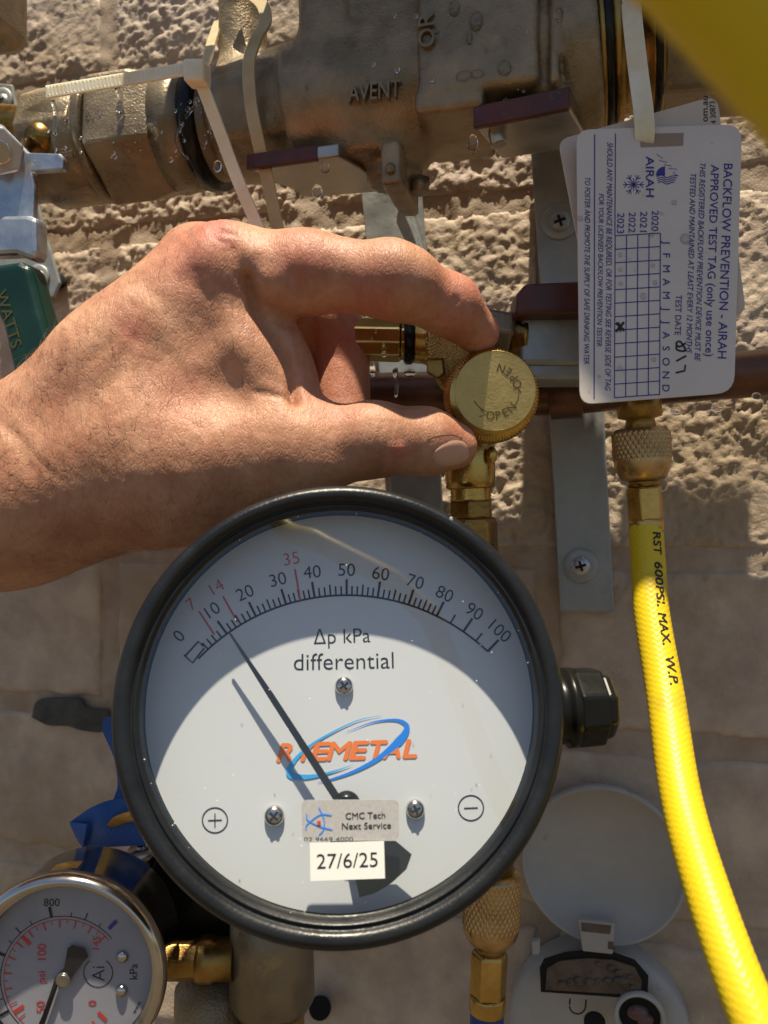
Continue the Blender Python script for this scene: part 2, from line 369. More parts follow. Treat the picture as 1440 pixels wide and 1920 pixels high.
def skin_mat():
    m = mat('skin', (.56, .30, .19), .5, sss=.35, sssr=(1, .32, .16)); t = m.node_tree; L = t.links.new; b = t.nodes['Principled BSDF']
    b.inputs['Subsurface Scale'].default_value = .0022; co = t.nodes['Texture Coordinate'].outputs['Object']
    at = nd(t, 'ShaderNodeAttribute', attribute_name='blush'); n = nd(t, 'ShaderNodeTexNoise'); n.inputs['Scale'].default_value = 55; n.inputs['Detail'].default_value = 7; L(co, n.inputs['Vector'])
    r = nd(t, 'ShaderNodeValToRGB'); e = r.color_ramp.elements; e[0].position = .34; e[1].position = .68; e[0].color = (.40, .18, .105, 1); e[1].color = (.57, .31, .19, 1); L(n.outputs['Fac'], r.inputs[0])
    mx = nd(t, 'ShaderNodeMix', data_type='RGBA'); L(at.outputs['Fac'], mx.inputs[0]); L(r.outputs[0], mx.inputs[6]); mx.inputs[7].default_value = (.54, .17, .13, 1)
    # speckle
    n2 = nd(t, 'ShaderNodeTexNoise'); n2.inputs['Scale'].default_value = 420; n2.inputs['Detail'].default_value = 3; L(co, n2.inputs['Vector'])
    r2 = nd(t, 'ShaderNodeValToRGB'); r2.color_ramp.elements[0].position = .3; r2.color_ramp.elements[1].position = .6; r2.color_ramp.elements[0].color = (.86, .78, .74, 1); L(n2.outputs['Fac'], r2.inputs[0])
    ml = nd(t, 'ShaderNodeMix', data_type='RGBA', blend_type='MULTIPLY'); ml.inputs[0].default_value = .8; L(mx.outputs[2], ml.inputs[6]); L(r2.outputs[0], ml.inputs[7]); L(ml.outputs[2], b.inputs['Base Color'])
    # wrinkle relief: stretched cells across the limb and fine cells
    mp = nd(t, 'ShaderNodeMapping'); mp.inputs['Rotation'].default_value = (0, math.radians(-38), 0); mp.inputs['Scale'].default_value = (1.7, 1, .75); L(co, mp.inputs[0])
    nrm = None
    for sc, st, di in ((560, .42, .00035), (1250, .3, .0002)):
        v = nd(t, 'ShaderNodeTexVoronoi', feature='DISTANCE_TO_EDGE'); v.inputs['Scale'].default_value = sc
        nn = nd(t, 'ShaderNodeTexNoise'); nn.inputs['Scale'].default_value = 180; L(mp.outputs[0], nn.inputs['Vector'])
        ad = nd(t, 'ShaderNodeVectorMath', operation='MULTIPLY_ADD'); ad.inputs[1].default_value = (.004, .004, .004); L(nn.outputs['Color'], ad.inputs[0]); L(mp.outputs[0], ad.inputs[2]); L(ad.outputs[0], v.inputs['Vector'])
        cl = nd(t, 'ShaderNodeMath', operation='MINIMUM'); cl.inputs[1].default_value = .22; L(v.outputs['Distance'], cl.inputs[0])
        bm = nd(t, 'ShaderNodeBump'); bm.inputs['Strength'].default_value = st; bm.inputs['Distance'].default_value = di * 2.2; L(cl.outputs[0], bm.inputs['Height'])
        if nrm: L(nrm, bm.inputs['Normal'])
        nrm = bm.outputs[0]
    wv = nd(t, 'ShaderNodeTexNoise'); wv.inputs['Scale'].default_value = 170; wv.inputs['Detail'].default_value = 4
    mp2 = nd(t, 'ShaderNodeMapping'); mp2.inputs['Rotation'].default_value = (0, math.radians(-25), 0); mp2.inputs['Scale'].default_value = (3.2, 1, .8); L(co, mp2.inputs[0]); L(mp2.outputs[0], wv.inputs['Vector'])
    bm = nd(t, 'ShaderNodeBump'); bm.inputs['Strength'].default_value = .4; bm.inputs['Distance'].default_value = .0008; L(wv.outputs['Fac'], bm.inputs['Height']); L(nrm, bm.inputs['Normal'])
    L(bm.outputs[0], b.inputs['Normal']); return m
M['skin'] = skin_mat()
# ---------------------------------------------------------------- sunlit ground the wall stands on
M['ground'] = mat('sandy_paving', (.08, .06, .036), .85, var=(.055, .042, .026), vscale=3, bump=.4, bscale=60, bdist=.004)
X, Y = np.meshgrid(np.linspace(-6, 6, 25), np.linspace(-8, .9, 25), indexing='ij')
MB().grid(np.stack([X, Y, np.full_like(X, -.95)], -1)).build('ground', M['ground'], kind='structure')
# ---------------------------------------------------------------- wall of painted bricks
def wallpt(s, z, h): return WO + s[..., None] * WT + z[..., None] * UP + h[..., None] * WN
def relief(s, z):
    """plaster texture height in metres"""
    p3 = np.stack([s, z, np.zeros_like(s)], -1)
    warp = .0022 * np.stack([vnoise(p3 * 220, 3), vnoise(p3 * 220, 9)], -1)
    p = np.stack([s, z], -1) + warp
    w1 = np.clip(1 - worley2(p / .0038, 2) * 1.25, 0, 1) ** .8; w2 = np.clip(1 - worley2(p / .0023, 4) * 1.3, 0, 1)
    w3 = np.clip(1 - worley2(p / .0085, 8) * 1.2, 0, 1)
    lim = -.050 + .014 * fbm(p3 * 28, 3, 5) + .02 * (s < -.05)
    a = np.clip((z - lim) / .012, 0, 1); a = .2 + .8 * a
    patch = np.clip(.75 + .9 * fbm(p3 * 22, 3, 11), .25, 1.25)
    return a * patch * (.0012 * w1 + .0009 * w2 + .0007 * w3 + .0012 * fbm(p3 * 170, 4, 1)) + .0007 * fbm(p3 * 30, 3, 21)
wall = thing('brick_wall', WO, 'rough cream painted brick wall behind the pipework', 'wall'); del wall['category']; del wall['label']; wall['kind'] = 'structure'
PITCH = .0875; BL = .24
for row in range(-4, 6):
    zb = -.022 + (row) * PITCH                      # joint centre under this course
    off = -.158 if row % 2 else -.042
    for k in range(-3, 4):
        s0 = off + k * BL; 
        if s0 > .50 or s0 + BL < -.50: continue
        vis = s0 < .27 and s0 + BL > -.33 and zb < .30 and zb + PITCH > -.27
        st = (.00105 if zb > -.09 else .0016) if vis else .004
        jw = .0045; nx = int((BL - 2 * jw) / st); nz = int((PITCH - 2 * jw) / st)
        X, Z = np.meshgrid(np.linspace(s0 + jw, s0 + BL - jw, nx), np.linspace(zb + jw, zb + PITCH - jw, nz), indexing='ij')
        q = np.stack([X, Z, np.zeros_like(X)], -1); dn = .0022 * vnoise(q * 90, 31) + .0012 * vnoise(q * 260, 33)
        ed = np.minimum(np.minimum(X - s0 - jw, s0 + BL - jw - X), np.minimum(Z - zb - jw, zb + PITCH - jw - Z)) + dn
        drop = -(.0034 - .0018 * np.clip((Z + .05) / .03, 0, 1)) * np.exp(-np.clip(ed, 0, 1) / .0016)
        brim = np.minimum(np.minimum(X - s0 - jw, s0 + BL - jw - X), np.minimum(Z - zb - jw, zb + PITCH - jw - Z)) < 1e-6
        H = relief(X, Z) + drop + .0007 * (random.random() - .5); H[brim] -= .004
        mb = MB(); mb.grid(wallpt(X, Z, H)); mb.build('brick', M['wall'], wall)
X, Z = np.meshgrid(np.linspace(-.56, .56, 520), np.linspace(-.40, .50, 420), indexing='ij')
Hm = -.0020 + .0011 * np.clip((Z + .05) / .03, 0, 1) + .9 * relief(X, Z)
MB().grid(wallpt(X, Z, Hm)).build('mortar', M['mortar'], wall)
def wall_patch(name, pts, m, h, amp=.0008, seed=0):
    """rough lump with an irregular outline stuck on the wall"""
    pl = wp(h); C = np.mean(pts, 0); o = catmull(list(pts) + [pts[0]], 6)[:-1]; rings = []
    for k, (sc, hh) in enumerate(((1.0, -.0055), (.97, 0), (.85, .0003), (.6, .0006), (.3, .0008), (.02, .0008))):
        ring = np.array([wp(h + hh)(*(C + (q - C) * sc)) for q in o]); ring += WN * (amp * fbm(ring * 160, 3, seed))[:, None]; rings.append(ring)
    return MB().grid(np.array(rings), wrapv=True, flip=False).build(name, m, wall, recalc=True)
wall_patch('mortar_patch', [(58, 1345), (72, 1312), (125, 1307), (152, 1308), (164, 1326), (204, 1331), (203, 1350), (192, 1373), (150, 1369), (128, 1362), (88, 1360)], M['patch'], .0022)
wall_patch('chip_hole', [(100, 512), (118, 515), (126, 528), (118, 540), (102, 543), (95, 528)], M['hole'], .0046, .0002)

# ---------------------------------------------------------------- screws
def screw(c, n, r, parent, m='steel', cross=True, dome=.45, rot=0.3, name='screw'):
    n, u, w = frame(n); prof = [(-.001, r), (0, r)] + [(r * dome * math.sin(a), r * math.cos(a)) for a in np.linspace(.15, 1.45, 7)]
    o = MB().lathe(c, n, prof, 28).build(name, M[m], parent)
    if cross:
        mb = MB(); h = r * dome
        for a in (rot, rot + math.pi / 2):
            d = math.cos(a) * u + math.sin(a) * w; e = np.cross(n, d)
            mb.box(c + n * h * .55 - d * r * .55 - e * r * .13, d * r * 1.1, e * r * .26, n * h * .5 if a == rot else n * h * .51)
        mb.build('cross_recess', M['hole'], o)
    return o
def washer(c, n, r, m, parent, th=.0012, name='washer'):
    return MB().lathe(c, n, [(0, r), (th * .7, r), (th, r * .93), (th, r * .6)], 32).build(name, M[m], parent)
def drop(mb, c, r, n=WN, long=1.0):
    n = unit(n); v = unit(UP - n * (UP @ n)); w = np.cross(n, v); mb.ball(np.asarray(c), r, 8, (1, 1, 1), [w, n * .55, v * long]); return mb
def drops(mb, lst, pl):
    for x, y, r, l in lst: drop(mb, pl(x, y), r, pl.n, l)

# ---------------------------------------------------------------- galvanised straps
def strap(outline, h, screws, label, cat, holes=True, th=.0022, extra=None):
    c = np.mean(outline, 0); t = thing('metal_strap', wp(h)(*c), label, cat, 'galvanised straps screwed to the wall')
    mb = MB(); mb.plate(outline, wp(h), th)
    if extra: extra(mb)
    mb.build('strap_plate', M['galv'], t, bevel=.0006)
    for (x, y, r, m) in screws:
        washer(W(x, y, h + .0001), WN, r * 1.75, 'galv', t); screw(W(x, y, h + .0011), WN, r, t, m)
    return t
def bend_r(mb):
    a = W(996, 268, .008); b = W(1112, 262, .008); mb.prism(np.array([a, b, b + WN * .045 + UP * .004, a + WN * .045 + UP * .004]), np.array([a, b, b + WN * .045 + UP * .004, a + WN * .045 + UP * .004]) + UP * .0022)
s1 = strap([(994, 268), (1112, 262), (1133, 780), (1152, 1148), (1050, 1146), (1030, 780)], .0075, [(1050, 416, .0050, 'galv'), (1089, 1061, .0046, 'zinc')],
      'long blue-grey galvanised strap on the wall behind the test tag', 'strap', extra=bend_r)
s2 = strap([(676, 352), (790, 350), (812, 640), (832, 985), (738, 985), (705, 640)], .0075, [(745, 560, .0045, 'galv')],
      'wet galvanised strap on the wall behind the index finger', 'strap')
mbw = MB(); film = catmull([W(748, 345, .0105), W(772, 400, .0105), W(792, 470, .0105), (W(790, 560, .0105))], 8)
mbw.tube(film, np.linspace(.0016, .0011, len(film)), 10, flat=(.5, 1)); drops(mbw, [(700, 470, .0016, 1.2), (735, 520, .0012, 1)], wp(.0078))
mbw.build('water_film', M['water'], s2, kind='stuff')
s3 = strap([(-40, 300), (66, 360), (80, 420), (112, 530), (100, 556), (76, 560), (40, 545), (-40, 500)], .0085, [(72, 521, .0042, 'galv')],
      'galvanised strap end with one screw behind the green lever', 'strap')
s4 = strap([(-60, 150), (22, 158), (31, 200), (27, 250), (-60, 255)], .03, [(4, 190, .004, 'zinc')], 'small galvanised bracket end at the upper left edge of the photo', 'bracket')

# ---------------------------------------------------------------- thin copper pipe
cp = thing('copper_pipe', W(1200, 720, .022), 'dull brown copper pipe running level behind the white test tag', 'pipe')
pts = catmull([W(420, 752, .034), W(740, 738, .034), W(1040, 737, .034), (W(1250, 715, .034)), (W(1400, 702, .034)), (W(1560, 690, .034)), (W(2400, 640, .034))], 8)
MB().tube(pts, .0098, 28).build('pipe_run', M['copper'], cp)
mb = MB(); mb.cyl(W(1030, 740, .034), W(1092, 736, .034), .0112, 28); mb.build('pipe_clip', M['copper'], cp, bevel=.0006)
mb = MB(); drops(mb, [(1268, 770, .0024, .9), (1345, 766, .0026, .8), (1418, 742, .0018, .8)], wp(.039)); mb.build('water_drops', M['water'], cp, kind='stuff')

# ---------------------------------------------------------------- big bronze backflow valve at the top
bv = thing('backflow_valve', W(830, 120, .055), 'large wet cast bronze valve body filling the top of the photo', 'valve')
AXP = {430: 238, 560: 212, 800: 168, 1000: 128, 1120: 98, 1240: 74, 1350: 52}
def AX(x, h=.055): return W(x, float(np.interp(x, list(AXP), list(AXP.values()))), h)
dwv = [WT, UP, WN]
bodyprims = []
def V_(fnc, k): bodyprims.append((fnc, k))
V_(lambda p: cyl_d(p, AX(425), AX(570), .0255, .028, .002), 0)
V_(lambda p: cyl_d(p, AX(560,.066), AX(1118,.066), .0270, .0270, .003), .006)
def pbox(x0, y0, x1, y1, h0, h1, r):
    a = W(x0, y0, h1); b = W(x1, y1, h1); c = (a + b) / 2 - WN * (h1 - h0) / 2; hx = abs((b - a) @ WT) / 2; hz = abs((b - a) @ UP) / 2
    return lambda p: box_d(p, c, dwv, (hx, hz, (h1 - h0) / 2), r)
V_(pbox(552, -90, 800, 165, .048, .0905, .006), .006)
V_(pbox(782, -90, 1010, 148, .048, .0968, .0025), .0012)
V_(pbox(575, 120, 770, 205, .048, .088, .008), .010)
V_(pbox(775, 168, 905, 196, .048, .0962, .0025), .002)
V_(pbox(556, -90, 652, 150, .048, .0932, .004), .0015)
V_(pbox(1030, -90, 1048, 150, .048, .0955, .002), .0015)
V_(pbox(1000, -90, 1062, 185, .048, .0885, .006), .004)
V_(pbox(1070, -80, 1108, 65, .048, .0905, .002), .002)
V_(lambda p: cyl_d(p, AX(1052,.066), AX(1118,.066), .0315, .0315, .0025), .003)
cb = W(708, 170, .064)
V_(lambda p: cyl_d(p, cb, W(708, 322, .064), .0260, .0215, .004), .007)
V_(lambda p: cyl_d(p, W(740, 300, .066), W(742, 346, .066), .0125, .0120, .002), .003)
V_(pbox(712, 262, 750, 342, .05, .0885, .0018), .001)
tp = W(455, 150, .055)
V_(lambda p: cyl_d(p, tp, tp + UP * .090, .0112, .0105, .001), .008)
V_(pbox(395, 150, 520, 250, .032, .082, .006), .006)
def vbody(p):
    d = None
    for fnc, k in bodyprims:
        e = fnc(p); d = e if d is None else (smin(d, e, k) if k > 0 else np.minimum(d, e))
    return d
lo = np.array([AX(400)[0] - .01, .27, .10]); hi = np.array([.125, .43, .29])
Vv, Fv, Gv = sdf_mesh(vbody, lo, hi, .0016)
Vv = Vv + Gv * (.00035 * fbm(Vv * 260, 3, 3) + .0005 * fbm(Vv * 70, 3, 5))[:, None]
mb = MB(); mb.add(Vv, Fv.tolist(), True); mb.build('cast_body', M['bronze'], bv)
mb = MB(); text_fit(mb, 'OR', (801, 92), (799, 28), 30, wp(.0972), .015, ext=1.6)
text_fit(mb, 'AVENT', (655, 178), (752, 168), 32, wp(.0942), .014, ext=1.6)
mb.build('cast_lettering', M['bronze'], bv)
MB().ball(W(732, 316, .0890), .0022, 8).build('bolt', M['bronze2'], bv); MB().ball(W(1086, 108, .0905), .0018, 8).build('bolt', M['bronze2'], bv); MB().cyl(W(788, 335, .066), W(788, 362, .066), .0042, 6).build('drain_plug', M['bronze2'], bv)
# levers: flat steel blades with vinyl-dipped front edges
def blade(x0, y0, x1, y1, h1, depth, th, dip, parent, skew=0, tip=0):
    a = W(x0, y0, h1); b = W(x1, y1, h1); bk = -WN * depth + WT * skew
    lv = MB(); lv.prism(np.array([a, b, b + bk, a + bk * .9]), np.array([a, b, b + bk, a + bk * .9]) - UP * th); o = lv.build('lever', M['steel_b'], parent, bevel=.0008)
    g = .0005; d = MB(); ex = unit(b - a)
    A = a + WN * g - ex * g + UP * g; B = a + (b - a) * dip + WN * g + UP * g; K = -WN * .0028
    d.prism(np.array([A, B, B + K, A + K]), np.array([A, B, B + K, A + K]) - UP * (th + 2 * g)); d.build('vinyl_edge', M['red'], o, bevel=.0006)
    return o
blade(464, 292, 634, 268, .088, .040, .0052, .78, bv, skew=.016)
blade(890, 202, 1068, 165, .094, .034, .0072, 1.0, bv, skew=.008)
mb = MB(); mb.cyl(W(928, 232, .085), W(936, 272, .085), .0034, 12); mb.build('lever_stop', M['steel_b'], bv, bevel=.0005)
# right-hand union
mb = MB(); a, b = AX(1118,.066), AX(1238,.066)
L = np.linalg.norm(b - a); prof = [(0, .0275), (.03 * L, .0295), (.1 * L, .0295), (.14 * L, .026), (.2 * L, .026), (.24 * L, .0285), (.36 * L, .0285), (.40 * L, .025), (.74 * L, .025), (.78 * L, .0285), (.9 * L, .0295), (L, .027)]
mb.lathe(a, b - a, prof, 56); mb.build('union_collar', M['brass_old'], bv)
mb = MB(); 
for x in (1136, 1222): mb.cyl(AX(x - 7,.066), AX(x + 7,.066), .0300, 48)
mb.build('rubber_ring', M['plastic'], bv, bevel=.001)
mb = MB(); mb.cyl(AX(1236,.066), AX(1500,.066), .0295, 8, phase=.35, smooth=False); mb.build('hex_end', M['bronze2'], bv, bevel=.002)
# unseen pipe added above the frame to shade the valve front and tag
def hz(s, z, h): return WO + WT * s + UP * z + WN * h
mb = MB(); mb.cyl(hz(-.075, .268, .110), hz(.30, .272, .142), .0215, 32); mb.build('shade_caster_pipe', M['bronze'], bv)
for nm, s0, s1 in (('shade_caster_left', -.34, -.165), ('shade_caster_right', .125, .34)):
    MB().box(hz(s0, .225, .055 if s0 < 0 else .066), WT * (s1 - s0), UP * .075, WN * .047).build(nm, M['bronze'], bv, bevel=.006)  # unseen boxes added above the frame to shade the lower wall at both sides
for s in (-.02, .10): MB().cyl(hz(s, .225, .075), hz(s, .268, .112), .012, 24).build('shade_caster_stub', M['bronze'], bv)  # added stubs joining the unseen shading pipe to the valve
mb = MB(); drops(mb, [(852, 16, .0021, 1.5), (893, 40, .0026, 1.5), (946, 128, .0026, 1.1), (870, 142, .0032, .55), (895, 138, .0024, .6), (1047, 27, .0018, 1.4), (880, 70, .0012, 2.5), (820, 60, .0009, 1), (842, 95, .0008, 1),
    (810, 150, .0008, 1), (780, 30, .0009, 1), (985, 60, .0008, 1), (912, 95, .0007, 1), (700, 120, .0008, 1.2), (745, 130, .001, 1.5)], wp(.0970))
drops(mb, [(886, 268, .0022, 1.6), (595, 358, .0024, 1.2), (938, 262, .0020, 1.6), (610, 315, .0022, 1)], wp(.082))
rr = random.Random(3)
for _ in range(36): drop(mb, W(rr.uniform(560, 1000), rr.uniform(0, 190), .0935 if rr.random() < .5 else .0912), rr.uniform(.0003, .0008), WN, rr.uniform(1, 1.6))
mb.build('water_drops', M['water'], bv, kind='stuff')
# ---------------------------------------------------------------- left union and hex nut
un = thing('pipe_union', AX(430) - WT * .06, 'dark wet bronze pipe union with hexagon nut left of the valve', 'pipe fitting')
AXL = {-120: 330, 60: 287, 250: 260, 440: 236}
def AL(x, h=.055): return W(x, float(np.interp(x, list(AXL), list(AXL.values()))), h)
def seglathe(lst, n, name, m, smooth=True, bevel=0, phase=0, mod=None):
    p0 = AL(lst[0][0]); pr = []
    for x, r in lst: pr.append((np.linalg.norm(AL(x) - p0), r))
    return MB().lathe(p0, AL(lst[-1][0]) - p0, pr, n, smooth, phase, mod=mod).build(name, M[m], un, bevel=bevel)
seglathe([(-120, .017), (40, .017), (44, .0215), (92, .0225), (98, .0215), (104, .0265), (186, .0268), (192, .0255), (196, .0255)], 40, 'union_tail', 'bronze2')
seglathe([(94, .0275), (190, .0275)], 10, 'octagon_flats', 'bronze', False, .001)
seglathe([(196, .0285), (214, .0285)], 40, 'union_ring', 'bronze2', True, .0015)
seglathe([(216, .0300), (222, .0318), (292, .0318), (330, .0285)], 6, 'hexagon_nut', 'bronze', False, .0022, .45)
seglathe([(330, .0275), (372, .0262), (378, .0235), (440, .0235)], 40, 'union_neck', 'bronze2')
seglathe([(382, .0272), (396, .0278), (408, .0272)], 40, 'rubber_ring', 'plastic', True)
mb = MB(); drops(mb, [(408, 312, .0019, 1.4), (352, 205, .0012, 1), (368, 190, .0015, 1.1), (320, 300, .0011, 1), (165, 215, .0013, 1)], wp(.083))
for cpts, r in (([(100, 190), (105, 215), (100, 250)], .0012), ([(220, 165), (226, 185), (222, 210)], .0013), ([(345, 230), (330, 255), (338, 285), (355, 300)], .0006), ([(372, 190), (356, 210), (346, 222)], .0007)):
    q = catmull([W(x, y, .0845) for x, y in cpts], 6); mb.tube(q, r, 8)
for _ in range(50): drop(mb, W(rr.uniform(60, 420), rr.uniform(190, 300), .083), rr.uniform(.0003, .0008), WN, rr.uniform(1, 1.6))
mb.build('water_drops', M['water'], un, kind='stuff')
mb = MB(); a = W(-60, 225, .07); mb.cyl(a, W(62, 235, .072), .0088, 8, smooth=False); mb.ball(W(78, 262, .078), .0075, 12); mb.build('brass_boss', M['brass_old'], un, bevel=.0015)

# ---------------------------------------------------------------- left ball valve lever, green grip
gl = thing('lever_handle', W(20, 450, .09), 'zinc plated valve lever with green vinyl grip at the left edge', 'valve handle')
pl = wp(.096)
mb = MB(); mb.plate([(-80, 215), (0, 232), (52, 285), (112, 287), (119, 297), (117, 318), (60, 322), (64, 350), (62, 410), (-20, 425), (-80, 425)], pl, .0035); mb.build('lever_plate', M['zinc'], gl, bevel=.0008)
mb = MB(); mb.plate([(-80, 405), (50, 402), (68, 408), (69, 470), (62, 488), (30, 476), (-80, 480)], wp(.103), .0085); mb.build('lever_sleeve', M['zinc'], gl, bevel=.002)
mb = MB(); mb.plate([(-50, 500), (34, 488), (52, 496), (94, 655), (110, 730), (98, 760), (50, 770), (30, 735), (2, 610)], wp(.1055), .0135); mb.build('green_grip', M['green'], gl, bevel=.0035, seg=4)
mb = MB(); text_fit(mb, 'WATTS', (2, 545), (32, 650), 24, wp(.1057), .01); mb.build('grip_lettering', M['yellow_print'], gl)
mb = MB(); mb.cyl(W(-2, 285, .096), W(-2, 285, .103), .0105, 6, smooth=False); mb.build('lever_nut', M['zinc'], gl, bevel=.001)
mb = MB(); mb.cyl(W(-2, 285, .102), W(-2, 285, .1065), .005, 20); mb.build('stem_end', M['steel'], gl, bevel=.0006)
mb = MB(); mb.cyl(W(-30, 300, .05), W(-30, 300, .097), .012, 24); mb.build('valve_stem', M['bronze2'], gl)

# ---------------------------------------------------------------- cable ties
def band(path, w, th, n, name, m, parent, ribs=True, side=None):
    q = catmull(path, n); tan = np.gradient(q, axis=0); tan /= np.linalg.norm(tan, axis=1)[:, None]
    if side is None: side = np.cross(tan, -WN); 
    else: side = np.broadcast_to(np.asarray(side, float), tan.shape)
    side = side - tan * (side * tan).sum(1)[:, None]; side /= np.linalg.norm(side, axis=1)[:, None]; nrm = np.cross(side, tan)
    L = np.concatenate([[0], np.cumsum(np.linalg.norm(np.diff(q, axis=0), axis=1))])
    ww = np.broadcast_to(np.asarray(w, float), (len(q),))
    rb = .00022 * (np.sin(L * 2 * math.pi / .0016) > 0) if ribs else np.zeros(len(q))
    prof = []
    for (sx, sz, rib) in ((-.5, -.5, 0), (-.5, .5, 0), (-.34, .5, 0), (-.3, .5, 1), (.3, .5, 1), (.34, .5, 0), (.5, .5, 0), (.5, -.5, 0)):
        prof.append(q + side * (ww * sx)[:, None] + nrm * (th * sz + (rb - .0001) * rib)[:, None])
    V = np.stack(prof, 1); mb = MB(); mb.grid(V, wrapv=True, smooth=False); nn = len(q) - 1
    mb.f.append([0 * 8 + i for i in range(8)]); mb.f.append([nn * 8 + i for i in range(8)][::-1]); mb.sm += [False, False]
    return mb.build(name, M[m], parent, recalc=True)
t1 = thing('cable_tie', W(360, 130, .10), 'pale cable tie with its loose tail sticking out to the left of its head', 'cable tie', 'cable ties on the pipework')
hd = W(360, 127, .108)
band([hd, W(340, 131, .108), W(270, 143, .110), W(180, 158, .112), W(87, 173, .114)], .0048, .0013, 60, 'tie_tail', 'nylon', t1, side=UP)
band([hd + np.array([.002, -.0005, -.002]), W(385, 175, .105), W(415, 255, .100), W(445, 335, .096), W(492, 445, .09)], .0050, .0013, 60, 'tie_strap', 'nylon', t1, side=WT)
a = W(342, 108, .112); mb = MB(); mb.box(a, WT * .0088 - UP * .001, -UP * .0088, -WN * .008); mb.build('tie_head', M['nylon'], t1, bevel=.0012)
band([hd + WT * .002, W(385, 118, .09), W(398, 75, .07), W(410, 40, .05)], .0042, .0012, 30, 'tie_strap', 'nylon_old', t1, side=WT)
t2 = thing('cable_tie', W(470, 200, .09), 'yellowed cable tie looped over the bronze neck and hanging straight down', 'cable tie', 'cable ties on the pipework')
band([W(440, -25, .070), W(488, 5, .076), W(498, 40, .082), W(480, 75, .088), W(467, 120, .0905), W(470, 190, .0905), W(482, 255, .089), W(500, 330, .084), W(521, 430, .08)], .0052, .0013, 46, 'tie_strap', 'nylon_old', t2, side=WT)
t3 = thing('cable_tie', W(1200, 130, .095), 'cable tie holding the white test tags below the bronze union', 'cable tie', 'cable ties on the pipework')
TAGP = Plane(P(1235, 500, .288), (0, -1, .03))
band([W(1178, -60, .093), W(1185, 30, .094), W(1196, 130, .094), TAGP(1204, 225) + np.array([0, -.002, 0]), TAGP(1208, 266) + np.array([0, .0008, 0]), TAGP(1206, 255) + np.array([0, .008, 0])], .0068, .0013, 46, 'tie_strap', 'nylon', t3, side=WT)
# ---------------------------------------------------------------- test tags
def rounded(pts, r, n=6):
    out = []; k = len(pts); r = r if hasattr(r, '__len__') else [r] * k
    for i in range(k):
        p = np.array(pts[i], float); a = unit(np.array(pts[i - 1], float) - p); b = unit(np.array(pts[(i + 1) % k], float) - p)
        A = p + a * r[i]; B = p + b * r[i]
        for t in np.linspace(0, 1, n): out.append(tuple((1 - t) ** 2 * A + 2 * t * (1 - t) * p + t * t * B))
    return out
tg = thing('test_tag', TAGP(1235, 500), 'white plastic test tag with printed month grid and 8/7 date, in front', 'tag', 'test tags hanging from the cable tie')
mb = MB(); mb.plate(rounded([(1081, 243), (1392, 232), (1377, 736), (1087, 759)], [26, 34, 34, 26]), TAGP, .0008); mb.build('tag_card', M['tagm'], tg, bevel=.0002)
tp1 = TAGP.off(.00012)
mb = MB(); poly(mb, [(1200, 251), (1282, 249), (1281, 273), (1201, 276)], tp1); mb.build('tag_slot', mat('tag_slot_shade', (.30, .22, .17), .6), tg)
mb = MB(); T = lambda t, a, b, c, bo=0, sh=0: text_fit(mb, t, a, b, c, tp1, bo * (1 if c > 12 else .4), sh)
T('BACKFLOW PREVENTION - AIRAH', (1366, 307), (1354, 672), 16.5, .012)
T('APPROVED TEST TAG (only use once)', (1341, 309), (1330, 668), 15, .010)
T('THIS REGISTERED BACKFLOW PREVENTION DEVICE MUST BE', (1318, 305), (1308, 676), 10.5, .008, .2)
T('TESTED AND MAINTAINED AT LEAST EVERY 12 MONTHS', (1300, 325), (1292, 661), 10.5, .008, .2)
T('TEST DATE', (1273, 553), (1271, 628), 11.5, .008)
T('SHOULD ANY MAINTENANCE BE REQUIRED, OR FOR TESTING SEE REVERSE SIDE OF TAG', (1144, 268), (1140, 732), 10.5, .008, .2)
T('FOR YOUR LICENSED BACKFLOW PREVENTION TESTER', (1128, 364), (1124, 650), 9.5, .006, .2)
T('TO FOSTER AND PROMOTE THE SUPPLY OF SAFE DRINKING WATER', (1102, 332), (1100, 683), 10, .008, .2)
T('AIRAH', (1219, 293), (1219, 369), 15, .03)
for i, y in enumerate(('2020', '2021', '2022', '2023')): T(y, (1229 - 21.5 * i, 395 + 1.5 * i), (1228 - 21.5 * i, 433 + 1.5 * i), 13, .004)
for i, c in enumerate('JFMAMJJASOND'): text_at(mb, c, (1250 - .1 * i, 454 + i * 24.9), 13.5, 90, tp1, .012)
for i in range(5): line(mb, [(1153.5 + 21.2 * i, 442 - i * 1.2), (1152 + 21.2 * i, 746 - i * 1.5)], 1.8, tp1)
for i in range(13): line(mb, [(1152.6, 442 + i * 25.3), (1238, 437 + i * 25.2)], 1.8, tp1)
line(mb, [(1154, 250), (1153, 442)], 1.8, tp1); line(mb, [(1115, 252), (1114, 748)], 2, tp1)
poly(mb, arc((1247, 329), 17, -90, 0, 8) + [(1247, 329)], tp1)                         # half sun
zz = [(1231, 289), (1243, 297), (1236, 301), (1251, 304), (1245, 309), (1259, 311), (1254, 316), (1270, 317), (1262, 324), (1272, 330)]
line(mb, zz, 1.1, tp1)
for k in range(4): line(mb, catmull([(1231 + k * 1, 331 + k * 4), (1241, 328 + k * 4.2), (1250, 333 + k * 4), (1260, 330 + k * 4), (1271 - k * 2, 329 + k * 4)], 5), 1.7, tp1)
for k in range(12):                                                                    # snowflake
    a = k * math.pi / 6; r = 20 if k % 2 == 0 else 12; c = (1188, 346); e = (c[0] + r * math.cos(a), c[1] + r * math.sin(a)); line(mb, [c, e], 1.6, tp1)
    if k % 2 == 0:
        for s_ in (.75, -.75):
            m_ = (c[0] + 12 * math.cos(a), c[1] + 12 * math.sin(a)); line(mb, [m_, (m_[0] + 8 * math.cos(a + s_), m_[1] + 8 * math.sin(a + s_))], 1.5, tp1)
mb.build('tag_print', M['violet_ink'], tg)
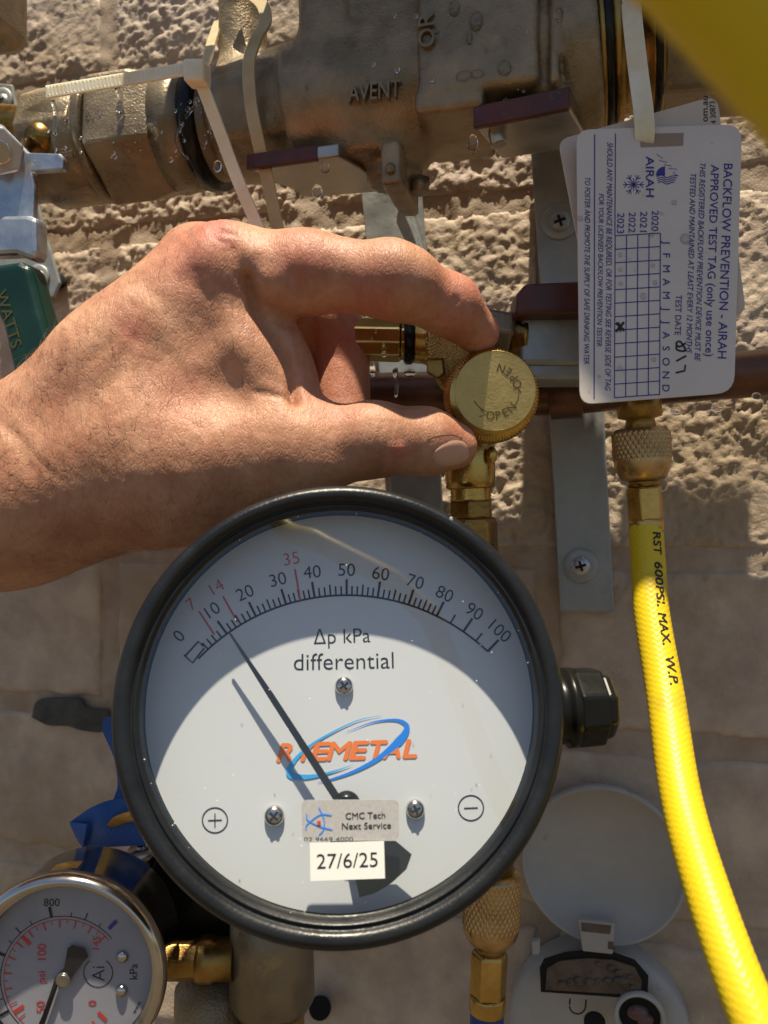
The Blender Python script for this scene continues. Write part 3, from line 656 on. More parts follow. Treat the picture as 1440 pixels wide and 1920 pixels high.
mb = MB()
for q in (catmull([(1286, 643), (1274, 650), (1268, 644), (1275, 640), (1283, 651), (1284, 658), (1270, 656), (1268, 648)], 6), [(1287, 667), (1268, 677)], [(1285, 684), (1284, 695), (1267, 699)]): line(mb, q, 3.4, tp1.off(.00005))
line(mb, [(1155, 605), (1171, 620)], 4.5, tp1.off(.0001)); line(mb, [(1170, 604), (1155, 622)], 4.5, tp1.off(.00015)); line(mb, [(1160, 604), (1164, 622)], 3, tp1.off(.0002))
mb.build('handwriting', M['ink'], tg)
mb = MB(); r2 = random.Random(5)
for x, y, r in ((1285, 448, .0019), (1264, 380, .0010), (1222, 440, .0008), (1163, 478, .0009), (1224, 498, .0008), (1163, 506, .0008), (1228, 530, .0009), (1164, 532, .0008), (1206, 555, .0012), (1162, 690, .001), (1226, 674, .0009), (1088, 410, .001), (1217, 300, .0005), (1124, 706, .0006), (1240, 400, .0006)):
    drop(mb, TAGP(x, y), r, TAGP.n)
for _ in range(45): drop(mb, TAGP(r2.uniform(1090, 1375), r2.uniform(250, 740)), r2.uniform(.00015, .0004), TAGP.n)
mb.build('water_drops', M['water'], tg, kind='stuff')
tg2p = Plane(P(1235, 450, .2925), (-.05, -1, .06))
tg2 = thing('test_tag', tg2p(1210, 380), 'cream test tag mostly hidden behind the white one, edges showing', 'tag', 'test tags hanging from the cable tie')
mb = MB(); mb.plate(rounded([(1046, 262), (1345, 178), (1400, 590), (1120, 640)], [22, 26, 26, 26]), tg2p, .0008); mb.build('tag_card', M['tag2'], tg2, bevel=.0002)
mb = MB(); q = tg2p.off(.0001); text_fit(mb, 'om.au', (1321, 228), (1321, 180), 12, q, .02); text_fit(mb, '4 30873', (1338, 232), (1335, 190), 10, q, .01); mb.build('tag_print', M['ink'], tg2, kind='stuff')

# ---------------------------------------------------------------- red handled valve behind the tag
rv = thing('ball_valve', W(1040, 620, .05), 'small grey ball valve with dark red handle beside the brass knob', 'valve')
a = P(976, 588, .315); mb = MB(); e = P(1130, 588, .315) - a; z = P(976, 684, .315) - a
mb.prism(rounded3 if False else np.array([a, a + e, a + e + z, a + z]), np.array([a, a + e, a + e + z, a + z]) + np.array([0, .022, 0])); mb.build('valve_body', M['galv'], rv, bevel=.0022, seg=3)
a = P(985, 676, .316); mb = MB(); mb.box(a + np.array([0, .001, 0]), P(1125, 676, .316) - a, P(985, 712, .316) - a, np.array([0, .02, 0])); mb.build('valve_base', M['galv'], rv, bevel=.002)
a = P(966, 530, .306); pts = [P(x, y, .306) for x, y in ((966, 592), (970, 550), (986, 530), (1130, 524), (1130, 588), (1000, 590))]
mb = MB(); mb.prism(np.array(pts), np.array(pts) + np.array([0, .018, 0])); mb.build('handle', M['red'], rv, bevel=.002, seg=3)
mb = MB(); drops(mb, [(1045, 596, .0012, .8), (997, 600, .001, 1), (1070, 662, .0006, 1)], Plane(P(1045, 600, .3148), (0, -1, 0))); mb.build('water_drops', M['water'], rv, kind='stuff')

# ---------------------------------------------------------------- brass test cock with round knob
tc_ = thing('test_cock', P(885, 740, .315), 'brass test cock with round knurled knob held between finger and thumb', 'valve')
KN = unit(np.array([-.10, -1.0, -.02])); kc = P(921, 740, .294)
rk = 88 * .294 / F
mb = MB(); kn = lambda A, T, R: np.where((T > .0012) & (T < .0088), .00030 * np.sign(np.sin(A * 90 + T * 2200)), 0)
prof = [(0, .0), (0, rk * .875)] + [(.0002, rk * .885), (.0016, rk * .985)] + [(t, rk) for t in np.linspace(.0020, .0084, 9)] + [(.009, rk * .985), (.0098, rk * .93), (.0098, .0)]
mb.lathe(kc, -KN, prof, 360, mod=lambda A, T, R: kn(A, T, R) * (R > rk * .97), cap=False); mb.build('knob', M['brass'], tc_, recalc=True)
KP = Plane(kc, KN)
fc = (928, 733); rf_ = 75 * .294 / F
mb = MB(); fcc = KP(*fc)
for i in range(26):
    pass
mb.lathe(fcc, KN, [(.00006, .0)] + [(.00008 + .00007 * ((k * 7) % 5) / 10, rf_ * k / 60) for k in range(1, 60)] + [(.0002, rf_), (-.0001, rf_ * 1.006)], 120, cap=False)
KB = mat('turned_brass', (.58, .43, .17), .42, .7, var=(.46, .33, .12), vscale=130, rvar=.08, bump=.2, bscale=900)
KB.node_tree.nodes['Principled BSDF'].inputs['Anisotropic'].default_value = .6
mb.build('knob_face', KB, tc_, recalc=True)
kp1 = KP.off(.00021); mb = MB()
def text_arc(mb, txt, c, r, a_mid, step, cap, pl, bold=0, inv=False, ext=0, wf=.9):
    n = len(txt)
    for i, ch in enumerate(txt):
        a = a_mid + (i - (n - 1) / 2) * step * (-1 if inv else 1); x = c[0] + r * math.sin(math.radians(a)); y = c[1] - r * math.cos(math.radians(a))
        if ch != ' ': text_at(mb, ch, (x, y), cap, a + (180 if inv else 0), pl, bold, wf, ext=ext)
text_arc(mb, 'OPEN', (926, 735), 44, 160, 19, 16, kp1, .006, True)
text_arc(mb, 'OPEN', (926, 735), 46, 44, 18, 16, kp1, .006, True)
line(mb, arc((926, 735), 47, 82, 128, 14), 1.6, kp1); line(mb, [(962, 731), (971, 727), (977, 737)], 1.6, kp1)
line(mb, arc((930, 728), 47, 196, 240, 14), 1.6, kp1); line(mb, [(901, 768), (911, 778), (899, 781)], 1.6, kp1)
mb.build('engraved_lettering', mat('engraving', (.10, .065, .02), .6, .3), tc_)
mb = MB(); mb.cyl(kc - KN * .0098, kc - KN * .024, .0075, 24); mb.build('knob_stem', M['brass_old'], tc_)
def vl(cx0, y0, cx1, y1, d, lst, n, name, m, parent, smooth=True, bevel=0, phase=0, mod=None, cap=True):
    """vertical turned piece: lst of (picture y, radius px) along the axis (cx0,y0)-(cx1,y1) at distance d"""
    A = P(cx0, y0, d); B = P(cx1, y1, d); ax = unit(B - A); pr = [((y - y0) / (y1 - y0) * np.linalg.norm(B - A), r * d / F) for y, r in lst]
    return MB().lathe(A, ax, pr, n, smooth, phase, cap, mod).build(name, M[m] if isinstance(m, str) else m, parent, bevel=bevel)
D = .318
vl(878, 780, 886, 1040, D, [(780, 42), (806, 44), (812, 47), (896, 47), (903, 46), (914, 46), (917, 40)], 40, 'cock_body', 'brass', tc_)
thr = [(y, 37 + (2 if i % 2 else 0)) for i, y in enumerate(np.linspace(914, 940, 9))]
vl(878, 780, 886, 1040, D, thr, 32, 'thread', 'brass', tc_)
vl(878, 780, 886, 1040, D, [(938, 40), (941, 43), (968, 43), (972, 41)], 6, 'hexagon_nut', 'brass_old', tc_, False, .0008, .2)
vl(878, 780, 888, 1040, D, [(970, 43), (980, 48), (1060, 48)], 6, 'hexagon_block', 'brass_old', tc_, False, .001, .5)
mb = MB(); mb.ball(P(922, 853, .309), .0022, 8, (1, .7, 1.5)); mb.build('body_lug', M['brass'], tc_)
# elbow block, hammered, and side pieces
pts = [(800, 612), (842, 607), (905, 640), (905, 700), (850, 740), (826, 730), (806, 690), (797, 650)]
mb = MB(); mb.prism(np.array([P(x, y, .312) for x, y in pts]), np.array([P(x, y, .342) for x, y in pts])); mb.build('cast_elbow', M['brass_rough'], tc_, bevel=.002, seg=3, recalc=True)
mb = MB(); mb.prism(*[np.array([P(x, y, dd) for x, y in ((800, 672), (832, 670), (836, 700), (822, 712), (800, 700))]) for dd in (.306, .33)]); mb.build('boss', M['brass_old'], tc_, bevel=.001, recalc=True)
def hl(x0, y0, x1, y1, d, lst, n, name, m, parent, smooth=True, bevel=0, phase=0):
    A = P(x0, y0, d); B = P(x1, y1, d); ax = unit(B - A); pr = [((x - x0) / (x1 - x0) * np.linalg.norm(B - A), r * d / F) for x, r in lst]
    return MB().lathe(A, ax, pr, n, smooth, phase).build(name, M[m], parent, bevel=bevel)
hl(775, 640, 810, 640, .325, [(775, 38), (778, 41), (792, 41), (800, 44), (812, 48)], 40, 'brass_collar', 'brass', tc_)
hl(900, 618, 990, 634, .322, [(900, 40), (908, 44), (952, 44), (960, 40)], 6, 'hexagon_nut', 'bronze2', tc_, False, .0012, .1)
hl(956, 632, 990, 634, .322, [(956, 36), (975, 36), (976, 39), (984, 39), (985, 34)], 36, 'brass_ring', 'brass_old', tc_)
st_ = thing('threaded_nipple', P(720, 640, .33), 'wet shiny metal nipple seen in the gap between index finger and thumb', 'pipe fitting')
A = P(640, 636, .325); B = P(776, 638, .325)
MB().lathe(A, B - A, [(0, 42 * .325 / F), (.0235, 42 * .325 / F), (.0240, 38 * .325 / F), (.0255, 38 * .325 / F), (.0258, 42 * .325 / F)], 10, False, .3).build('nipple_body', mat('yellow_zinc', (.72, .62, .30), .2, 1.0, var=(.6, .5, .2), vscale=80), st_, bevel=.0006)
hl(757, 638, 777, 638, .325, [(757, 40), (761, 45), (771, 45), (776, 41)], 36, 'rubber_ring', 'plastic', st_)
mb = MB(); npn = Plane(P(720, 640, .3165), (0, -1, .05)); drops(mb, [(704, 622, .0008, 1), (697, 636, .0007, 1), (719, 646, .0006, 1), (720, 664, .0012, 1), (768, 700, .0026, .6), (700, 700, .0016, .8), (740, 700, .001, 2)], npn)
q = catmull([P(742, 690, .32), P(744, 715, .322), P(742, 745, .322)], 5); mb.tube(q, .0008, 8); mb.build('water_drops', M['water'], st_, kind='stuff')

# ---------------------------------------------------------------- knurled hose connectors
def knurl(A, T, R, t0, t1, N=34, pitch=None, amp=.00042):
    k = N / (2 * math.pi) * A; s = T / pitch
    a = np.abs(((k + s) % 1) - .5) * 2; b = np.abs(((k - s) % 1) - .5) * 2
    return np.where((T > t0) & (T < t1), -amp * np.maximum(a, b) ** 1.5 * 1.6 + amp, 0)
def connector(cx0, y0, cx1, y1, d, parent, ys, R, hexr, ferr, cap_top=True):
    """ys: y of knurl top, knurl bottom, dome end, neck end, hex end, ferrule end"""
    yt, yb, yd, yn, yh, yf = ys; k = d / F; sc = lambda y: (y - y0) * k * (np.hypot(cx1 - cx0, y1 - y0) / (y1 - y0))
    t0, t1 = sc(yt), sc(yb)
    A = P(cx0, y0, d); B = P(cx1, y1, d); ax = unit(B - A)
    pr = [(sc(yt - 8), R * k * .62), (sc(yt - 8), R * k * .88), (sc(yt - 3), R * k * .95)] + [(t, R * k) for t in np.linspace(t0, t1, 60)] + [(sc(yb + (yd - yb) * a), R * k * (1 - .28 * a ** 2.2)) for a in (.1, .3, .5, .7, .85, 1)] + [(sc(yd) + .0003, R * k * .5)]
    MB().lathe(A, ax, pr, 34 * 8, True, mod=lambda a_, T, R_: knurl(a_, T, R_, t0, t1, 34, .0034)).build('knurled_nut', M['brass_knurl'], parent)
    MB().lathe(A, ax, [(sc(yd - 2), R * k * .52), (sc(yn), R * k * .55)], 32).build('swivel_neck', M['brass_old'], parent)
    MB().lathe(A, ax, [(sc(yn - 1), hexr * k * .86), (sc(yn + 5), hexr * k), (sc(yh), hexr * k)], 6, False, .52).build('crimp_hexagon', M['brass'], parent, bevel=.0006)
    MB().lathe(A, ax, [(sc(yh - 2), ferr * k * .97), (sc(yh + 4), ferr * k), (sc(yf - 3), ferr * k), (sc(yf), ferr * k * .96)], 40).build('ferrule', M['brass'], parent)
yc = thing('charging_hose', P(1212, 950, .308), 'bright yellow braided hose with knurled brass connector', 'hose')
connector(1200, 790, 1213, 1003, .308, yc, (812, 862, 900, 912, 975, 1003), 52, 34, 32)
vl(1198, 745, 1201, 800, .308, [(745, 36), (752, 40), (782, 40), (786, 26), (800, 28), (806, 30)], 40, 'adapter', 'brass_old', yc)
hp = [P(1211, 985, .308), P(1215, 1050, .304), P(1222, 1150, .294), P(1247, 1300, .276), P(1278, 1500, .250), P(1336, 1700, .222), P(1418, 1920, .200), P(1560, 2250, .180), (.165, .12, -.235), (.125, .07, -.17), (.080, .052, -.06), P(1800, 440, .068), P(1560, 170, .070), P(1325, -90, .070), P(1150, -290, .068), (-.016, .048, .085), (-.045, .015, .120), (-.10, -.02, .25)]
hq = catmull(hp, 60)
keep = [0]; acc = 0
for i in range(1, len(hq)):
    acc = np.linalg.norm(hq[i] - hq[keep[-1]])
    if acc > (.0005 if i < 420 else .003): keep.append(i)
# even spacing along the visible part
Ls = np.concatenate([[0], np.cumsum(np.linalg.norm(np.diff(hq, axis=0), axis=1))]); vis_end = Ls[400]
ss = np.concatenate([np.arange(0, vis_end, .0004), np.arange(vis_end, Ls[-1], .0015)]); hq = np.stack([np.interp(ss, Ls, hq[:, k]) for k in range(3)], 1)
def braid(A, T):
    u = (A / (2 * math.pi) * 12) % 1; tri = np.abs(u - .5) * 2; ph = T / .0022 + tri * .9
    w = np.sin(ph * 2 * math.pi); return .00008 * w * np.clip(np.abs(np.cos(u * math.pi * 2)) * 1.5, .25, 1)
MB().tube(hq, .0063, 96, mod=braid).build('hose_tube', M['hose'], yc)
# print along the hose, wrapped on its surface
def hose_text(mb, txt, s0, s1, cap, phi, rr=.0065):
    if rr == .0065: hose_text(mb, txt, s0 + .00018, s1 + .00018, cap, phi, .00651); hose_text(mb, txt, s0, s1, cap, phi + .03, .00652)
    V, Fc = text_mesh(txt, 0, 0); x0, x1 = V[:, 0].min(), V[:, 0].max()
    tan = np.gradient(hq, axis=0); s = s0 + (V[:, 0] - x0) / (x1 - x0) * (s1 - s0); c = np.stack([np.interp(s, ss, hq[:, k]) for k in range(3)], 1)
    t = np.stack([np.interp(s, ss, tan[:, k]) for k in range(3)], 1); t /= np.linalg.norm(t, axis=1)[:, None]
    view = -c / np.linalg.norm(c, axis=1)[:, None]; n = view - t * (view * t).sum(1)[:, None]; n /= np.linalg.norm(n, axis=1)[:, None]; sd = np.cross(n, t)
    a = phi + (V[:, 1] / .7 - .5) * cap / .0063
    mb.add(c + rr * (np.cos(a)[:, None] * n + np.sin(a)[:, None] * sd), Fc, False)
def s_at(y):
    yy = 960 - hq[:400 * 3, 2] / hq[:400 * 3, 1] * F; return float(np.interp(y, yy[:380], ss[:380]))
mb = MB(); sgn = 1
hose_text(mb, 'RST', s_at(1004), s_at(1048), .0032, .62); hose_text(mb, '600PSI.', s_at(1064), s_at(1150), .0032, .60); hose_text(mb, 'MAX.', s_at(1163), s_at(1223), .0032, .58); hose_text(mb, 'W.P.', s_at(1243), s_at(1300), .0032, .58)
mb.build('hose_print', M['ink'], yc)
lc = thing('charging_hose', P(915, 1800, .30), 'blue hose end with knurled brass connector emerging below the big gauge', 'hose')
connector(928, 1560, 913, 1900, .300, lc, (1640, 1735, 1768, 1782, 1865, 1897), 52, 35, 34)
q = catmull([P(914, 1888, .300), P(911, 1960, .300), P(905, 2060, .298), P(880, 2300, .29)], 8); MB().tube(q, .0063, 32).build('hose_tube', M['blue_hose'], lc)
mb = MB(); mb.cyl(P(930, 1560, .300), P(926, 1640, .300), .0072, 24); mb.build('adapter', M['brass_old'], lc)

# ---------------------------------------------------------------- large round differential gauge
GC = P(640, 1319, .238); gn = unit(-GC); GL = Plane(GC, gn)          # plane of the bezel lip
_, gu0, _ = frame(gn); gx = unit(np.cross(UP, gn)); gy = np.cross(gn, gx)
ga = math.radians(2.2); gx, gy = gx * math.cos(ga) + gy * math.sin(ga), gy * math.cos(ga) - gx * math.sin(ga)
G_LIP = np.linalg.norm(GC); R0 = 416 * G_LIP * math.cos(math.atan(390 / F)) / F
gg = thing('differential_gauge', GC, 'large round black rimmed pressure gauge with white dial in the centre', 'gauge')
Rd = .0612; DZ = -.0190
mb = MB(); prof = []
Ro = .0678
for a in np.linspace(-.9, 1.0, 9): prof.append((-.005 + .0055 * math.sin(a * math.pi / 2), Ro - .0031 + .0031 * math.cos(a * math.pi / 2)))
prof += [(.0001, Ro - .0046), (-.0006, Ro - .0055), (-.0020, Ro - .0058), (-.0021, Ro - .0064), (-.0015, Ro - .0068), (-.0016, Ro - .0074), (-.0055, Ro - .0078), (-.0062, Ro - .0086)]
prof = [(-.038, Ro - .008), (-.036, Ro - .005), (-.020, Ro - .004), (-.015, Ro - .002)] + prof
mb.lathe(GC, gn, [(t, r) for t, r in prof], 160, cap=False); mb.build('bezel', M['rubber'], gg)
mb = MB(); mb.lathe(GC, gn, [(-.0062, Ro - .0084), (-.0068, Ro - .0074), (DZ, Rd + .0006), (DZ - .001, Rd - .001)], 128, cap=False); mb.build('inner_wall', M['plastic'], gg)
mb = MB(); mb.lathe(GC, gn, [(-.0200, .0), (-.0200, Rd + .003)], 96, cap=False); mb.lathe(GC, gn, [(-.042, .0), (-.038, Ro - .008)], 96, cap=False); mb.build('case_back', M['plastic'], gg)
DP = GL.off(DZ); mb = MB(); mb.lathe(GC, gn, [(DZ, .0), (DZ, Rd + .0004)], 128, cap=False); mb.build('dial_face', M['dial'], gg)
dp = DP.off(.00012); K = MB(); Rm = MB()
pv = (650, 1500); ANG = {0: -47, 10: -35.8, 20: -26.3, 30: -17.2, 40: -9.0, 50: 0, 60: 8.7, 70: 17.6, 80: 26.1, 90: 34.7, 100: 43.5}
line(K, arc(pv, 384, -46.4, 43.5, 90), 3.6, dp)
def tick(mb, a, r0, r1, w, pl=None):
    q = [(pv[0] + r * math.sin(math.radians(a)), pv[1] - r * math.cos(math.radians(a))) for r in (r0, r1)]; line(mb, q, w, pl or dp.off(.00003))
for v in range(10, 101, 10): tick(K, ANG[v], 384, 414, 4.2)
for v in range(10, 80, 10):
    for k in range(1, 6): tick(K, ANG[v] + (ANG[v + 10] - ANG[v]) * k / 6, 384, 405 if k == 3 else 401, 3)
tick(K, 30.4, 384, 403, 3); tick(K, 39.1, 384, 403, 3)
for a in (-42.6, -41, -39.4, -37.6): tick(K, a, 384, 400, 3)
line(K, [(347, 1230), (372, 1203), (382, 1212)], 3.4, dp); line(K, [(345, 1228), (361, 1243), (383, 1215)], 3.4, dp)
for t, x, y, a in (('0', 335, 1192, -48), ('10', 398, 1143, -34), ('20', 459, 1111, -24), ('30', 521, 1086, -14), ('40', 585, 1072, -6), ('50', 650, 1068, 1), ('60', 714, 1075, 8), ('70', 779, 1090, 17), ('80', 834, 1113, 25), ('90', 890, 1146, 33), ('100', 938, 1183, 42)):
    text_at(K, t, (x, y), 24, a, dp, -.004, 1.0)
text_fit(K, '∆p kPa', (588, 1194), (694, 1190), 27, dp, -.006); text_fit(K, 'differential', (551, 1241), (738, 1237), 31, dp, -.006)
for c in ((403, 1538), (883, 1515)):
    line(K, arc(c, 23.5, 0, 360, 48), 2.4, dp); line(K, [(c[0] - 13, c[1] + .5), (c[0] + 13, c[1] - .5)], 2.2, dp.off(.00003))
line(K, [(403, 1525), (403, 1551)], 2.2, dp.off(.00006)); K.build('dial_scale', M['ink'], gg)
text_at(Rm, '7', (358, 1132), 23, -38, dp, -.01); text_at(Rm, '14', (406, 1100), 23, -32, dp, -.01); text_at(Rm, '35', (546, 1047), 24, -10, dp, -.01)
for q in ([(373, 1146), (402, 1190)], [(418, 1118), (445, 1166)], [(553, 1067), (563, 1126)]): line(Rm, q, 3, dp.off(.0001))
Rm.build('red_marks', M['red_ink'], gg)
mb = MB()
for ch, x0, x1 in (('R', 524, 552), ('Y', 556, 588), ('E', 588, 616), ('M', 618, 655), ('E', 660, 688), ('T', 692, 722), ('A', 722, 754), ('L', 760, 784)):
    text_fit(mb, ch, (x0, 1411 - (x0 - 524) * .031), (x1, 1411 - (x1 - 524) * .031), 32, dp.off(.0001), .09, .30)
mb.build('orange_lettering', M['orange_ink'], gg)
mb = MB(); q = catmull([(714, 1341), (665, 1353), (600, 1386), (562, 1415), (543, 1442), (553, 1456), (590, 1455), (630, 1445), (661, 1434)], 8); n = len(q)
w = np.interp(np.linspace(0, 1, n), [0, .2, .42, .56, .68, .8, 1], [.6, 3, 7, 15, 9, 4.5, .6]); line(mb, q, w, dp.off(.0002)); mb.build('light_blue_swoosh', M['cyan_ink'], gg)
mb = MB(); q = catmull([(650, 1372), (700, 1354), (742, 1350), (762, 1360), (758, 1378), (735, 1402), (700, 1428), (660, 1448), (618, 1462), (595, 1467)], 8); n = len(q)
w = np.interp(np.linspace(0, 1, n), [0, .2, .36, .5, .62, .8, 1], [.6, 4, 10, 16, 9, 5, .6]); line(mb, q, w, dp.off(.00015)); mb.build('blue_swoosh', M['blue_ink'], gg)
for x, y, r_ in ((645, 1286, 17), (514, 1530, 18), (779, 1518, 17)):
    o = screw(GL.off(DZ + .0012)(x, y), gn, r_ * .256 / F, gg, 'steel', dome=.55, rot=.45 + x * .01)
    MB().cyl(GL.off(DZ)(x, y), GL.off(DZ + .0013)(x, y), r_ * .256 / F * .98, 24).build('washer', M['steel'], gg)
NP = GL.off(-.0120); mb = MB()
mb.plate([(429, 1188), (433, 1187), (512, 1300), (641, 1497), (627, 1503), (503, 1308)], NP, .0006)
mb.plate([(640, 1500), (660, 1500), (720, 1577), (742, 1577), (772, 1602), (762, 1630), (735, 1655), (705, 1674), (674, 1683), (668, 1655), (650, 1560)], NP.off(-.0002), .0006)
nd_ = mb.build('pointer', M['needle'], gg)
mb = MB(); c = NP(650, 1510); mb.lathe(c, gn, [(-.008, .0022), (-.001, .0022), (-.001, .0042), (.0008, .0042), (.0012, .0032), (.0022, .0028)], 32); mb.build('pointer_hub', M['plastic'], gg)
GP = GL.off(-.0045); mb = MB(); mb.lathe(GC, gn, [(-.0045, .0), (-.0045, Ro - .0079)], 96, cap=False); mb.build('glass', M['glass'], gg)
sp = GP.off(.0003); mb = MB(); mb.plate(rounded([(565, 1500), (748, 1499), (748, 1576), (567, 1577)], 13), sp, .00025); ss_ = mb.build('service_sticker', M['sticker'], gg)
mb = MB(); s2_ = sp.off(.0001); text_fit(mb, 'CMC Tech', (648, 1530), (722, 1528), 11.5, s2_, .012); text_fit(mb, 'Next Service', (641, 1549), (733, 1547), 11.5, s2_, .012)
text_fit(mb, '02 9669 4000', (570, 1574), (662, 1573), 8, s2_, -.01); mb.build('sticker_print', M['ink'], ss_)
mb = MB()
for q in ([(598, 1514), (607, 1535), (607, 1555), (598, 1566)], [(575, 1527), (577, 1538), (600, 1550), (623, 1556)], [(574, 1556), (576, 1546), (600, 1528), (622, 1529)]): line(mb, catmull(q, 6), 2.2, s2_.off(.00001 * q[0][0] / 100))
mb.build('sticker_emblem', M['blue_ink'], ss_)
mb = MB(); poly(mb, arc((598, 1543), 4, 0, 340, 12), s2_.off(.0003)); mb.build('red_dot', M['red_ink'], ss_)
sp3 = sp.off(.0006); mb = MB(); mb.plate([(581, 1581), (720, 1577), (722, 1647), (582, 1652)], sp3, .0002); d_ = mb.build('date_sticker', M['paper'], gg)
mb = MB(); text_fit(mb, '27/6/25', (594, 1615), (708, 1611), 26, sp3.off(.0001), -.002); mb.build('sticker_print', M['ink'], d_)
a_ = math.atan2(350, 235); sc = GC + (gx * math.cos(a_) + gy * math.sin(a_)) * (Ro - .0022) + gn * .0001
mb = MB(); mb.ball(sc, .0006, 8, (1, .5, 1.5)); mb.build('rim_scuff', M['plastic_w'], gg)
mb = MB(); rs = random.Random(9)
for _ in range(55):
    a = rs.uniform(0, 6.28); r = (Ro - .0085) * math.sqrt(rs.random()) if rs.random() < .6 else Ro - rs.uniform(.0082, .0095)
    mb.ball(GC + gn * -.0043 + gx * r * math.cos(a) + gy * r * math.sin(a), rs.uniform(.00008, .00022), 4)
mb.build('dust_specks', M['paper'], gg, kind='stuff')
# black zero-adjust fitting on the right of the case
gx_ = gx; c0 = GC + gx * (Ro - .0045) - gy * .005 - gn * .020
mb = MB(); mb.lathe(c0, gx, [(0, .0125), (.006, .0115), (.0085, .0115), (.009, .0128), (.0115, .0128)], 40); mb.build('side_collar', M['plastic'], gg)
mb = MB(); mb.lathe(c0, gx, [(.0115, .0132), (.0205, .0128)], 8, False, .3); mb.build('side_cap', M['plastic'], gg, bevel=.001)
mb = MB(); mb.lathe(c0, gx, [(.0205, .0112), (.0232, .0104), (.0248, .008)], 8, False, .3); mb.build('side_plug', M['plastic'], gg, bevel=.001)

# ---------------------------------------------------------------- small steel gauge, lower left
SG = P(116, 1834, .262); sn = unit(np.array([0.02, -1, .015])); SP = Plane(SG, sn); RS = 193 * .262 / F
sg = thing('pressure_gauge', SG, 'small steel cased pressure gauge with red psi numbers, lower left corner', 'gauge')
mb = MB(); prof = [(-.034, RS * .55), (-.033, RS * .88), (-.031, RS * .905), (-.006, RS * .91), (-.0055, RS * .985), (-.003, RS), (-.0005, RS * .985), (.0012, RS * .95), (.0014, RS * .92), (.0002, RS * .885), (-.0028, RS * .845)]
mb.lathe(SG, sn, prof, 120, cap=False); mb.build('steel_case', M['steel'], sg)
mb = MB(); mb.lathe(SG, sn, [(-.0026, RS * .855), (-.0062, RS * .84)], 96, cap=False); mb.build('rim_seal', M['plastic'], sg)
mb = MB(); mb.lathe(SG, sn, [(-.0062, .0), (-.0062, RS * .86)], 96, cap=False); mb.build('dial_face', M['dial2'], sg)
q = SP.off(-.0061); c = (119, 1837); K = MB(); Rm = MB(); c = np.array([119, 1836])
def tk(mb, a, r0, r1, w): line(mb, [(c[0] + r * math.sin(math.radians(a)), c[1] - r * math.cos(math.radians(a))) for r in (r0, r1)], w, q.off(.0001))
line(K, arc(c, 118, -135, 50, 90), 1.5, q); line(Rm, arc(c, 112, -140, 50, 90), 1.5, q)
for a, l, w in ((-11, 20, 5.5), (7, 8, 1.5), (20, 14, 2), (34, 8, 1.5), (-30, 8, 1.5), (-43, 14, 2), (-55, 8, 1.5), (-68, 20, 5.5), (-82, 8, 1.5), (-95, 14, 2), (-108, 8, 1.5), (-120, 20, 5.5)): tk(K, a, 118, 118 + l, w)
for k, a in enumerate(range(-132, 46, 8)): tk(Rm, a, 112, 112 - (15 if k % 2 == 0 else 8), 2.6 if k % 2 == 0 else 1.3)
for a in (-44, -124, 134): tk(Rm, a, 112, 90, 7)
tk(Rm, 146, 112, 96, 4)
text_at(K, '800', (97, 1692), 14, 0, q, .015); text_at(K, 'kPa', (250, 1822), 15, -90, q, .01)
line(K, arc((184, 1824), 27, 35, 325 + 0, 40), 1.8, q); text_at(K, 'Ai', (184, 1826), 24, -90, q, -.01); text_at(K, 'www.', (256, 1888), 8, -62, q)
K.build('dial_scale', M['ink'], sg)
text_at(Rm, '100', (78, 1785), 16, -90, q, .02); text_at(Rm, 'psi', (77, 1832), 14, -90, q, .02); text_at(Rm, '50', (76, 1888), 16, -90, q, .02); text_at(Rm, '145', (180, 1768), 13, -85, q, .02); text_at(Rm, '0', (173, 1881), 15, -90, q, .02)
Rm.build('red_scale', M['red_ink'], sg)
mb = MB(); line(mb, [(204, 1742), (218, 1727)], 7, q.off(.0002)); mb.build('blue_mark', M['violet_ink'], sg)
n2 = SP.off(-.0045); mb = MB(); mb.plate([(127, 1778), (134, 1773), (158, 1780), (165, 1794), (150, 1812), (134, 1834), (108, 1850), (70, 1925), (60, 1990), (50, 1990), (104, 1832), (120, 1815)], n2, .0004); mb.build('pointer', M['needle'], sg)
mb = MB(); mb.lathe(n2(119, 1836), sn, [(-.001, .0024), (.0008, .0024), (.0009, .0019), (.0012, .0019)], 28); mb.build('pointer_hub', M['steel_b'], sg, bevel=.0002)
for x, y in ((230, 1793), (228, 1857)): screw(q(x, y), sn, .0021, sg, 'steel', cross=False, dome=.8)
mb = MB(); mb.lathe(SG, sn, [(-.0026, .0), (-.0026, RS * .855)], 64, cap=False); mb.build('glass', M['glass2'], sg)
mb = MB(); 
ck = SG - sn * .018; 
lab = [ck + (RS * .915) * (math.sin(a) * np.array([1, 0, 0]) + math.cos(a) * UP) for a in np.linspace(-.30, .02, 8)]; lab2 = [p + sn * .006 for p in lab]
mb.grid(np.stack([lab, lab2], 1)); mb.build('case_label', M['brass_old'], sg)

